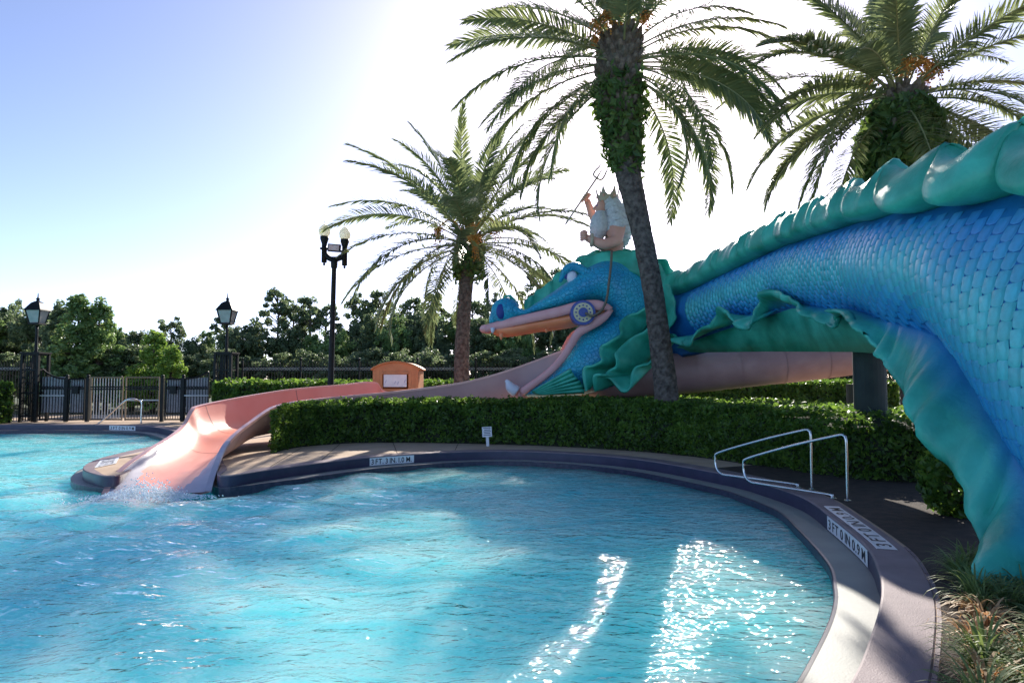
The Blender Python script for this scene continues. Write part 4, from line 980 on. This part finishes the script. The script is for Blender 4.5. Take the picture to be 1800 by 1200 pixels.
tree(272, 578, 36.5, 'conifer', 0, 'leaf3', 'bright yellow green small cypress beyond the centre of the iron gate', 1.45); tree(302, 606, 35.5, 'conifer', 1, 'leaf3', 'lowest bright yellow green cypress beyond the iron gate, partly behind its right leaf', 1.5)
tree(1768, 226, 24, 'broad', 2, 'leaf1', 'tall tree whose twig tops show above the serpent back', .7)
for i in range(12): tree(-500+i*52, 540+random.uniform(-15, 15), 45+random.uniform(-3, 3), 'broad', i % 4, 'leaf1', LB['leaf1'], 1.0)

# shrub under the serpent flank
rg = np.random.default_rng(77); c = gp(1682, 905); sr = root('leafy_shrub', c, 'dark rounded shrub growing beneath the serpent flank', 'shrub')
v = rg.normal(size=(1800, 3)); v /= np.linalg.norm(v, axis=1)[:, None]
P = np.array([c.x, c.y, .45])+v*np.array([.42, .42, .48])*rg.uniform(.75, 1.05, 1800)[:, None]
V, Fc = leaf_quads(P, v, .06, rg); mesh('foliage', V, Fc, M['hedge'], sr, kind='stuff')
b = MB()
for k in range(9): a = k*.7; b.tube([(c.x, c.y, -.02), (c.x+.2*math.cos(a), c.y+.2*math.sin(a), .5)], [.02, .008], 5)
b.build('stem', M['wood_bark'], sr)

# ------------------------------------------------------------------ border grass clumps beside the coping
def clump(seed, n=75, dry=False):
    rg = np.random.default_rng(seed); b = MB()
    for _ in range(n):
        a = rg.uniform(0, 6.28); L = rg.uniform(.22, .40)*(.8 if dry else 1); e = rg.uniform(.75, 1.45); bend = rg.uniform(1.2, 2.4)*(1.25 if dry else 1); w = rg.uniform(.006, .010)
        p = np.array([math.cos(a), math.sin(a), 0])*rg.uniform(0, .07); sd = np.array([-math.sin(a), math.cos(a), 0]); row = []
        for k in range(7):
            s = k/6; el = e-bend*s**1.4; ww = w*(1-s**3*.9); row.append((p-sd*ww, p+sd*ww)); p = p+np.array([math.cos(a)*math.cos(el), math.sin(a)*math.cos(el), math.sin(el)])*L/6
        b.grid(row)
    me = bpy.data.meshes.new('blades'); me.from_pydata([tuple(v) for v in b.v], [], b.f); me.materials.append(M['straw' if dry else 'blade']); return me
CM = [clump(s) for s in range(6)]; CD = [clump(s+20, 60, True) for s in range(3)]
rg = np.random.default_rng(12)
cnt = 0
for i in range(0, len(idx)):
    p, n = CON[idx[i]], NRM[idx[i]]
    if p[1] > 6.6 or p[1] < 2.4 or p[0] < 1: continue
    for o in np.arange(.66, 2.0, .17):
        if rg.uniform() < .33: continue
        x, y = p[0]+n[0]*(o+rg.normal(0, .05)), p[1]+n[1]*(o+rg.normal(0, .05))
        if y > 7.0 or x/y > .86 or (y > 6.3 and o < .75): continue
        dry = (3.4 < y < 5.1 and o < .95 and rg.uniform() < .38)
        me = CD[rg.integers(3)] if dry else CM[rg.integers(6)]
        ob = bpy.data.objects.new('dry_grass_clump' if dry else 'border_grass_clump', me); COL.objects.link(ob); ob.location = (x, y, -.004)
        s = rg.uniform(.75, 1.1); ob.scale = (s, s, s); ob.rotation_euler = (0, 0, rg.uniform(0, 6.28)); cnt += 1
        if dry: tag(ob, 'straw coloured dried grass clump beside the pool coping', 'grass clump', 'dried grass clumps')
        else: tag(ob, 'arching green border grass clump at the foot of the serpent flank', 'grass clump', 'green border grass clumps')

# ------------------------------------------------------------------ iron fence, gate and lamp piers
def fence(x0, x1, Y, label, step=.125, zt=2.45):
    r = root('iron_fence', ((x0+x1)/2, Y, 0), label, 'fence'); b = MB(); n = int((x1-x0)/step)
    for i in range(n+1):
        x = x0+i*step; b.box((x, Y, zt/2), (.02, .02, zt)); b.add([(x-.022, Y, zt), (x+.022, Y, zt), (x, Y, zt+.11), (x, Y-.02, zt+.02), (x, Y+.02, zt+.02)], [(0, 3, 2), (3, 1, 2), (1, 4, 2), (4, 0, 2)])
    b.build('pickets', M['iron'], r, kind='stuff')
    b = MB()
    for i in range(n):
        c = (x0+(i+.5)*step, Y-.012, zt-.26); b.tube([(c[0]+.05*math.cos(a), c[1], c[2]+.05*math.sin(a)) for a in np.linspace(0, 2*PI, 9)], .010, 4, cap=False)
    b.build('ring_row', M['grey_iron'], r, kind='stuff')
    for z in (zt-.18, zt-.34, .2): b = MB(); b.box(((x0+x1)/2, Y, z), (x1-x0, .035, .03)); b.build('rail', M['iron'], r)
    m = max(1, int((x1-x0)/2.4))
    for i in range(m+1):
        b = MB(); x = x0+(x1-x0)*i/m; b.box((x, Y, (zt+.1)/2), (.07, .07, zt+.1)); b.ball((x, Y, zt+.16), .055, 8, 6); b.build('post', M['iron'], r)
YG = 28.2
def gx(px): return dp(px, 700, YG).x
fence(gx(405), 16, 29.4, 'long black iron fence with ring frieze behind the straight hedge')
fence(gx(-250), gx(42), 29.0, 'black iron fence stretch left of the gate piers')
def gz(py): return dp(900, py, YG).z
def bar_panel(rt, xa, xb, zb, ztop, n, Y=YG, frame=M['iron'], barm=M['iron'], panel=False, crossz=(), w=.05):
    """ztop: function of 0..1"""
    for x in (xa, xb):
        t = (x-xa)/(xb-xa); b = MB(); b.box((x, Y, (zb+ztop(t))/2), (w, .05, ztop(t)-zb)); b.build('stile', frame, rt)
    b = MB(); b.tube([(xa+(xb-xa)*t, Y, ztop(t)) for t in np.linspace(0, 1, 12)], .035, 6); b.build('top_rail', frame, rt)
    b = MB(); b.box(((xa+xb)/2, Y, zb+.04), (xb-xa-w, .04, .06)); b.build('bottom_rail', M['iron'], rt)
    for z, m_ in crossz: b = MB(); b.box(((xa+xb)/2, Y-.028, z), (xb-xa+.04, .02, .05)); b.build('cross_rail', m_, rt)
    for i in range(n):
        t = (i+1)/(n+1); x = xa+(xb-xa)*t; b = MB(); b.box((x, Y, (zb+.07+ztop(t))/2), (.022, .022, ztop(t)-zb-.08)); b.build('bar', barm, rt)
        b = MB(); b.tube([(x+.055*math.cos(a), Y-.014, gz(681)+.055*math.sin(a)) for a in np.linspace(0, 2*PI, 9)], .012, 4, cap=False); b.build('scroll', M['iron'], rt)
    if panel:
        b = MB(); b.box(((xa+xb)/2, Y+.05, (zb+.35+ztop(.5)-.05)/2), (xb-xa-w, .015, ztop(.5)-.05-zb-.3)); b.build('backing_panel', M['meshpanel'], rt)
zb = .05
r = root('gate_side_panel', (gx(92), YG, 0), 'curved top iron side panel between left lamp pier and gate', 'fence panel')
bar_panel(r, gx(71), gx(113), zb, lambda t: gz(665)+.42*(1-t)**2.2, 7, panel=True, crossz=((gz(695), M['grey_iron']), (gz(683), M['iron'])))
r = root('gate_side_panel', (gx(134), YG, 0), 'narrow iron panel with dark lock box left of the double gate', 'fence panel')
bar_panel(r, gx(121), gx(148), zb, lambda t: gz(666), 5, panel=True, crossz=((gz(683), M['iron']),)); b = MB(); b.box((gx(134), YG-.05, gz(685)), (.26, .1, .32)); b.build('lock_box', M['iron'], r)
r = root('iron_gate', (gx(218), YG, 0), 'black barred double gate with brown top frame facing the pool', 'gate')
bar_panel(r, gx(160), gx(215), zb, lambda t: gz(663), 10, frame=M['brass'], barm=M['grey_iron'], crossz=((gz(680), M['iron']), (gz(684), M['iron'])))
bar_panel(r, gx(221), gx(279), zb, lambda t: gz(663), 10, frame=M['brass'], crossz=((gz(680), M['iron']), (gz(684), M['iron']), (gz(703), M['grey_iron'])))
r = root('gate_side_panel', (gx(304), YG, 0), 'narrow iron panel with dark lock box right of the double gate', 'fence panel')
bar_panel(r, gx(291), gx(318), zb, lambda t: gz(666), 5, panel=True, crossz=((gz(683), M['iron']),)); b = MB(); b.box((gx(305), YG-.05, gz(685)), (.26, .1, .32)); b.build('lock_box', M['iron'], r)
r = root('gate_side_panel', (gx(345), YG, 0), 'curved top iron side panel between gate and right lamp pier', 'fence panel')
bar_panel(r, gx(325), gx(366), zb, lambda t: gz(665)+.28*t**2.2, 7, panel=True, crossz=((gz(695), M['grey_iron']), (gz(683), M['iron'])))
for px, lb in ((117, 'square black gate post beside the left lock box panel'), (154, 'square black gate post hinging the left gate leaf'), (285, 'square black gate post hinging the right gate leaf'), (321.5, 'square black gate post beside the right lock box panel')):
    r = root('gate_post', (gx(px), YG, 0), lb, 'post'); b = MB(); b.box((gx(px), YG, gz(663)/2), (.13, .13, gz(663))); bevel(b.build('shaft', M['iron'], r), .01); b = MB(); b.ball((gx(px), YG, gz(661)), .07, 10, 8); b.build('finial', M['iron'], r, True)

def lantern_pier(px, label):
    x = gx(px); r = root('lamp_pier', (x, YG, 0), label, 'street lamp'); Z1 = gz(622)
    for dx in (-.32, .32):
        for dy in (-.32, .32): b = MB(); b.box((x+dx, YG+dy, Z1/2), (.10, .10, Z1)); b.build('corner_post', M['iron'], r)
    for z in (.25, gz(690), gz(650), Z1-.02):
        b = MB(); b.box((x, YG-.32, z), (.54, .05, .06)); b.box((x, YG+.32, z), (.54, .05, .06)); b.box((x-.32, YG, z), (.05, .54, .06)); b.box((x+.32, YG, z), (.05, .54, .06)); b.build('frame_ring', M['iron'], r)
    for dx in (-.2, -.1, 0, .1, .2): b = MB(); b.box((x+dx, YG-.32, Z1/2), (.03, .03, Z1-.1)); b.build('bar', M['iron'], r)
    for k in range(5):
        b = MB(); zc = gz(730)+k*.42; b.tube([(x-.16+.13*math.cos(a), YG-.345, zc+.13*math.sin(a)) for a in np.linspace(0, 5.2, 14)], .016, 5); b.tube([(x+.16-.13*math.cos(a), YG-.345, zc+.13*math.sin(a)) for a in np.linspace(0, 5.2, 14)], .016, 5); b.build('scrollwork', M['iron'], r)
    b = MB(); b.box((x, YG, Z1+.04), (.80, .80, .06)); b.build('cap_plate', M['iron'], r)
    b = MB(); b.lathe([(.09, 0), (.09, gz(620)), (.06, gz(615)), (.05, gz(580)), (.05, gz(572))], (x, YG, 0), 12); b.build('pole', M['iron'], r, True)
    z0, z1, z2 = gz(569), gz(546), gz(533); hw0, hw1 = .19, .30
    lan = MB(); lan.box((x, YG, z0), (.46, .46, .06)); ln = lan.build('lantern_base', M['iron'], r)
    for sx, sy in ((-1, 0), (1, 0), (0, -1), (0, 1)):
        b = MB(); tx, ty = -sy, sx
        b.add([(x+sx*a+tx*a*q, YG+sy*a+ty*a*q, z) for a, z in ((hw0, z0+.03), (hw1, z1)) for q in (-.93, .93)], [(0, 1, 3, 2)]); b.build('pane', M['glass'], r)
    for sx in (-1, 1):
        for sy in (-1, 1): b = MB(); b.bar((x+sx*hw0, YG+sy*hw0, z0), (x+sx*hw1, YG+sy*hw1, z1), .045); b.build('lantern_bar', M['iron'], r)
    b = MB(); q = [(.37, z1), (.33, z1+.05), (.18, z2), (.08, z2+.08)]
    b.grid([[(x+h*a, YG+h*c_, z) for a, c_ in ((-1, -1), (1, -1), (1, 1), (-1, 1))] for h, z in q], closed=True); b.f += [(0, 3, 2, 1), (12, 13, 14, 15)]; b.build('lantern_roof', M['iron'], r)
    b = MB(); b.lathe([(.08, 0), (.05, .06), (.085, .1), (.03, .16), (.015, .34)], (x, YG, z2+.08), 10); b.build('finial', M['iron'], r, True)
lantern_pier(60, 'black lantern on scrolled iron pier left of the gate')
lantern_pier(396, 'black lantern on scrolled iron pier right of the gate')

# tall twin globe lamp post
YL = 25.2; base = dp(580, 690, YL); base.z = 0; top = dp(588, 452, YL)
r = root('lamp_post', base, 'tall black lamp post with two cream globes above the slide', 'street lamp')
b = MB(); ax = (Vector((base.x+.09, YL, top.z))-base)
b.tube([base, base+ax*.03, base+ax*.05, base+ax*.5, base+ax*.93, base+ax*.94, base+ax], [.2, .2, .12, .10, .085, .12, .14], 14); b.build('pole', M['iron'], r, True)
tx = base.x+.09
for sx, dz in ((-1, .06), (1, -.05)):
    b = MB(); cx = tx+sx*.38; zc = top.z
    b.tube(cat([(tx, YL, zc-.1), (tx+sx*.2, YL, zc-.04), (cx, YL, zc+.1+dz)], 8), [.12, .11, .10, .1, .1, .1, .1, .1], 8); b.lathe([(.02, -.38), (.05, -.33), (.03, -.28), (.1, -.26), (.1, .22), (.17, .24), (.17, .28), (.1, .30), (.10, .44), (.16, .62), (.16, .72)], (cx, YL, zc+dz), 14); b.build('bracket', M['iron'], r, True)
    b = MB(); b.lathe([(.12, .70), (.20, .80), (.22, .92), (.19, 1.04), (.10, 1.14), (.03, 1.18), (.01, 1.30)], (cx, YL, zc+dz), 18); b.build('globe', M['globe'], r, True)
b = MB(); Rm = Matrix.Rotation(.08, 3, 'Y'); b.box((tx+.05, YL-.22, top.z+.3), (.46, .12, .28), M=Rm); f = b.build('floodlight', M['iron'], r); b = MB(); b.box((tx+.05, YL-.292, top.z+.3), (.38, .02, .20), M=Rm); b.build('floodlight_glass', mat('floodlight_lens', (.55, .32, .26), (.66, .46, .38), .25, 9, 3), f)

# wooden hut behind the slide
YH = 23.2; xa, xb = dp(655, 680, YH).x, dp(735, 680, YH).x; hz = dp(900, 651, YH).z; at = dp(900, 637, YH).z; xm = (xa+xb)/2
r = root('wooden_booth', (xm, YH+.6, 0), 'orange wooden booth with arched roof and white board behind the slide', 'booth')
n = 14; w = (xb-xa)/n; zq0, zq1 = dp(900, 684, YH).z, dp(900, 657, YH).z; wx0, wx1 = dp(673, 680, YH).x, dp(716, 680, YH).x
for i in range(n):
    x = xa+w*(i+.5); segs = [(0, hz)] if not (wx0 < x < wx1) else [(0, zq0), (zq1, hz)]
    for a, c_ in segs: b = MB(); b.box((x, YH, (a+c_)/2), (w*.96, .04, c_-a)); b.build('plank', M['wood'], r)
for x in (xa+.02, xb-.02): b = MB(); b.box((x, YH+.72, hz/2), (.04, 1.36, hz)); b.build('side_wall', M['wood'], r)
b = MB(); b.box((xm, YH+1.4, hz/2), (xb-xa-.1, .04, hz)); b.build('back_wall', M['wood'], r)
arc = [(xa-.05+(xb-xa+.1)*t, hz+(at-hz)*math.sin(PI*t)**.75) for t in np.linspace(0, 1, 17)]
b = MB(); b.add([(x, YH-.025, z) for x, z in arc]+[(x, YH+.02, z) for x, z in arc], [tuple(range(17))]+[tuple(range(33, 16, -1))]); b.build('gable', M['wood'], r)
b = MB(); b.grid([[(x, y, z+.03) for x, z in arc] for y in (YH-.12, YH+1.5)]); solid(b.build('roof', M['wood'], r, True), .05)
b = MB(); b.box(((wx0+wx1)/2, YH+.01, (zq0+zq1)/2+.03), (wx1-wx0-.05, .02, zq1-zq0-.1)); bd = b.build('white_board', M['white'], r)
for k, (u, v) in enumerate(((.12, .5), (.5, .45), (.62, .40), (.9, .55))):
    x = wx0+(wx1-wx0)*u; z = zq0+(zq1-zq0)*v; b = MB(); b.bar((x-.02, YH-.003, z-.05), (x+.02, YH-.003, z+.05), .02, .006); b.build('mark', M['bitblue'], bd)
b = MB()
for x, ww, z, hh in (((wx0+wx1)/2, wx1-wx0+.1, zq0-.02, .07), ((wx0+wx1)/2, wx1-wx0+.1, zq1+.03, .07)): b.box((x, YH-.03, z), (ww, .05, hh))
b.build('window_trim', M['wood'], r)

# small white notice on a stake before the hedge
g = gp(857, 783); r = root('notice_sign', g, 'small white notice on a short stake in front of the hedge', 'sign')
Rm = Matrix.Rotation(-.06, 3, 'Y')
b = MB(); b.box((g.x, g.y, .12), (.075, .03, .30), M=Rm); b.build('stake', M['white'], r)
b = MB(); b.box((g.x-.015, g.y-.025, .36), (.25, .015, .26), M=Rm); b.build('board', M['white'], r)
for k in range(5): b = MB(); b.box((g.x-.015+random.uniform(-.01, .01), g.y-.034, .46-k*.045), (.19-.03*(k % 2), .004, .016), M=Rm); b.build('text_line', M['ink'], r)

# ------------------------------------------------------------------ king statue riding the head
def make_king():
    Yk = 19.9
    r = root('king_statue', dp(1075, 445, Yk), 'bearded king statue with crown riding on the serpent head', 'statue')
    def skin(name, verts, edges, rad, m_, rootv=0, lv=2):
        o_ = ORG[r.name]; me = bpy.data.meshes.new(name); me.from_pydata([tuple(Vector(tuple(v))-o_) for v in verts], edges, []); me.materials.append(m_)
        ob = bpy.data.objects.new(name, me); COL.objects.link(ob); ob.parent = r
        md = ob.modifiers.new('skin', 'SKIN')
        md.use_smooth_shade = True
        for i, q in enumerate(rad): me.skin_vertices[0].data[i].radius = q if hasattr(q, '__len__') else (q, q)
        me.skin_vertices[0].data[rootv].use_root = True
        ob.modifiers.new('sub', 'SUBSURF').levels = lv; ob.modifiers['sub'].render_levels = lv
        return ob
    P = lambda x, y, Y=Yk: dp(x, y, Y)
    V = [P(1080, 446), P(1080, 428), P(1080, 410), P(1077, 396), P(1071, 382), P(1067, 368), P(1065, 356),
         P(1084, 402, 19.55), P(1086, 424, 19.25), P(1060, 430, 19.15), P(1040, 422, 19.2), P(1028, 416, 19.25),
         P(1066, 398, 20.3), P(1050, 396, 20.5), P(1040, 374, 20.5), P(1034, 358, 20.45), P(1031, 349, 20.45),
         P(1072, 458, 19.65), P(1056, 470, 19.6), P(1072, 458, 20.15), P(1056, 470, 20.2)]
    E = [(0, 1), (1, 2), (2, 3), (3, 4), (4, 5), (5, 6), (3, 7), (7, 8), (8, 9), (9, 10), (10, 11), (3, 12), (12, 13), (13, 14), (14, 15), (15, 16), (0, 17), (17, 18), (0, 19), (19, 20)]
    R = [.36, .34, .36, .30, .15, .22, .17, .21, .18, .16, .12, .12, .19, .16, .13, .10, .12, .22, .17, .22, .17]
    skin('figure', V, E, R, M['skin'])
    # fingers closed round rein and trident
    for c, d in ((V[11], Vector((0, 0, 1))), (V[16], (P(1062, 300, 20.35)-P(1000, 388, 20.35)).normalized())):
        b = MB()
        for k in range(4):
            o_ = c+d*(-.10+.065*k); b.tube([o_+Vector((.06, -.10, 0)), o_+Vector((-.05, -.14, 0)), o_+Vector((-.12, -.08, 0)), o_+Vector((-.11, .02, 0)), o_+Vector((-.04, .05, 0))], [.036, .036, .034, .03, .024], 6)
        b.tube([c+d*.10+Vector((.06, -.06, 0)), c+d*.15+Vector((-.03, -.10, 0)), c+d*.12+Vector((-.11, -.06, 0))], [.04, .036, .028], 6); b.build('fingers', M['skin'], r, True)
    # face
    b = MB(); f = P(1058, 366); b.ball((f.x-.02, Yk, f.z), (.17, .19, .26), 14, 10); fc = b.build('face', M['skin'], r, True)
    b = MB(); b.tube([(f.x-.17, Yk, f.z+.08), (f.x-.24, Yk, f.z-.02), (f.x-.18, Yk, f.z-.05)], [.03, .05, .03], 6); b.build('nose', M['skin'], fc, True)
    for s_ in (-1, 1): b = MB(); b.ball((f.x-.15, Yk+s_*.09, f.z+.06), .03, 8, 6); b.build('eye', M['navy'], fc, True)
    # long waved hair and beard: wrapped mass with ridges
    hp_ = [(1066, 350, .20), (1074, 356, .30), (1080, 370, .40), (1083, 386, .47), (1083, 400, .50), (1085, 414, .44), (1090, 426, .26), (1092, 434, .10)]
    Q = cat([tuple(P(x, y))+(w,) for x, y, w in hp_], 60); rows = []
    for i, q in enumerate(Q):
        row = []
        for k in range(32):
            a = 2*PI*k/32; w = q[3]*(1+.045*math.sin(i*1.55+2.2*math.sin(a*2)+a)); row.append((q[0]+.03+w*.86*math.cos(a), q[1]-.05+w*1.05*math.sin(a), q[2]+.05*math.sin(i*.8+a*3)))
        rows.append(row)
    b = MB(); b.grid(rows, closed=True); b.f += [tuple(range(32))[::-1], tuple(59*32+k for k in range(32))]; b.build('hair', M['beard'], r, True)
    hp_ = [(1056, 372, .14), (1054, 384, .24), (1054, 398, .28), (1052, 412, .24), (1048, 426, .10)]
    Q = cat([tuple(P(x, y, 19.75))+(w,) for x, y, w in hp_], 36); rows = []
    for i, q in enumerate(Q): rows.append([(q[0]+q[3]*(1+.06*math.sin(i*1.5+a*2))*math.cos(a), q[1]+q[3]*math.sin(a)*1.2, q[2]) for a in np.linspace(0, 2*PI, 24, endpoint=False)])
    b = MB(); b.grid(rows, closed=True); b.f += [tuple(range(24))[::-1], tuple(35*24+k for k in range(24))]; b.build('beard', M['beard'], r, True)
    # arm ring
    b = MB(); b.tube([V[10]+Vector((.10*0, .13*math.cos(a), .13*math.sin(a)))*1.25 for a in np.linspace(0, 2*PI, 16)], .05, 6); b.build('wrist_cuff', M['gold'], r, True)
    # crown
    cc = P(1068, 354); b = MB(); n = 30; row0, row1, row2 = [], [], []
    for k in range(n):
        a = 2*PI*k/n; sp = (k % 5); h = [.40, .12, .03, .03, .12][sp]
        row0.append((cc.x+.26*math.cos(a), Yk+.26*math.sin(a), cc.z-.02)); row1.append((cc.x+.29*math.cos(a), Yk+.29*math.sin(a), cc.z+.12)); row2.append((cc.x+(.30+.12*h)*math.cos(a), Yk+(.30+.12*h)*math.sin(a), cc.z+.12+h*.72))
    b.grid([row0, row1, row2], closed=True); o = b.build('crown', M['gold'], r); solid(o, .03)
    for k in range(6): a = 2*PI*(k*5)/30; b = MB(); b.ball((cc.x+.30*math.cos(a), Yk+.30*math.sin(a), cc.z+.12), .045, 8, 6); b.build('crown_jewel', M['skin'], o, True)
    # trident
    a0, a1 = P(994, 394, 20.3), P(1049, 313, 20.3); ax = (a1-a0).normalized()
    t = root('trident', a0, 'thin metal trident held up in the king statue\'s raised fist', 'trident'); b = MB(); b.tube([a0, a1], .028, 8); b.build('shaft', M['gold'], t, True)
    sd = Vector((ax.z, 0, -ax.x)); mid = P(1062, 292, 20.3)
    b = MB(); b.tube([a1, a1.lerp(mid, 1.05)], [.03, .006], 8); b.build('prong', M['gold'], t, True)
    for s_ in (-1, 1): b = MB(); b.tube(cat([a1, a1+sd*s_*.13+ax*.02, a1+sd*s_*.16+ax*.16, a1+sd*s_*.13+ax*.34, a1+sd*s_*.15+ax*.46], 14), list(np.linspace(.03, .024, 11))+[.02, .014, .005], 8); b.build('prong', M['gold'], t, True)
    # rein
    b = MB(); rp_ = cat([P(1029, 550, 18.74), P(1042, 555, 18.68), P(1057, 545, 18.68), P(1066, 527, 18.66), P(1070, 500, 18.66), P(1074, 465, 18.7), P(1075, 446, 18.9), P(1074, 441, 19.3), P(1060, 440, 19.3), P(1040, 428, 19.2), P(1028, 416, 19.18)], 80)
    o = MB(); o.tube(rp_, .034, 8); o = o.build('rein', M['rein'], None, True); tag(o, 'dark rope rein running from cheek bit to the king statue\'s hand', 'rope')
make_king()
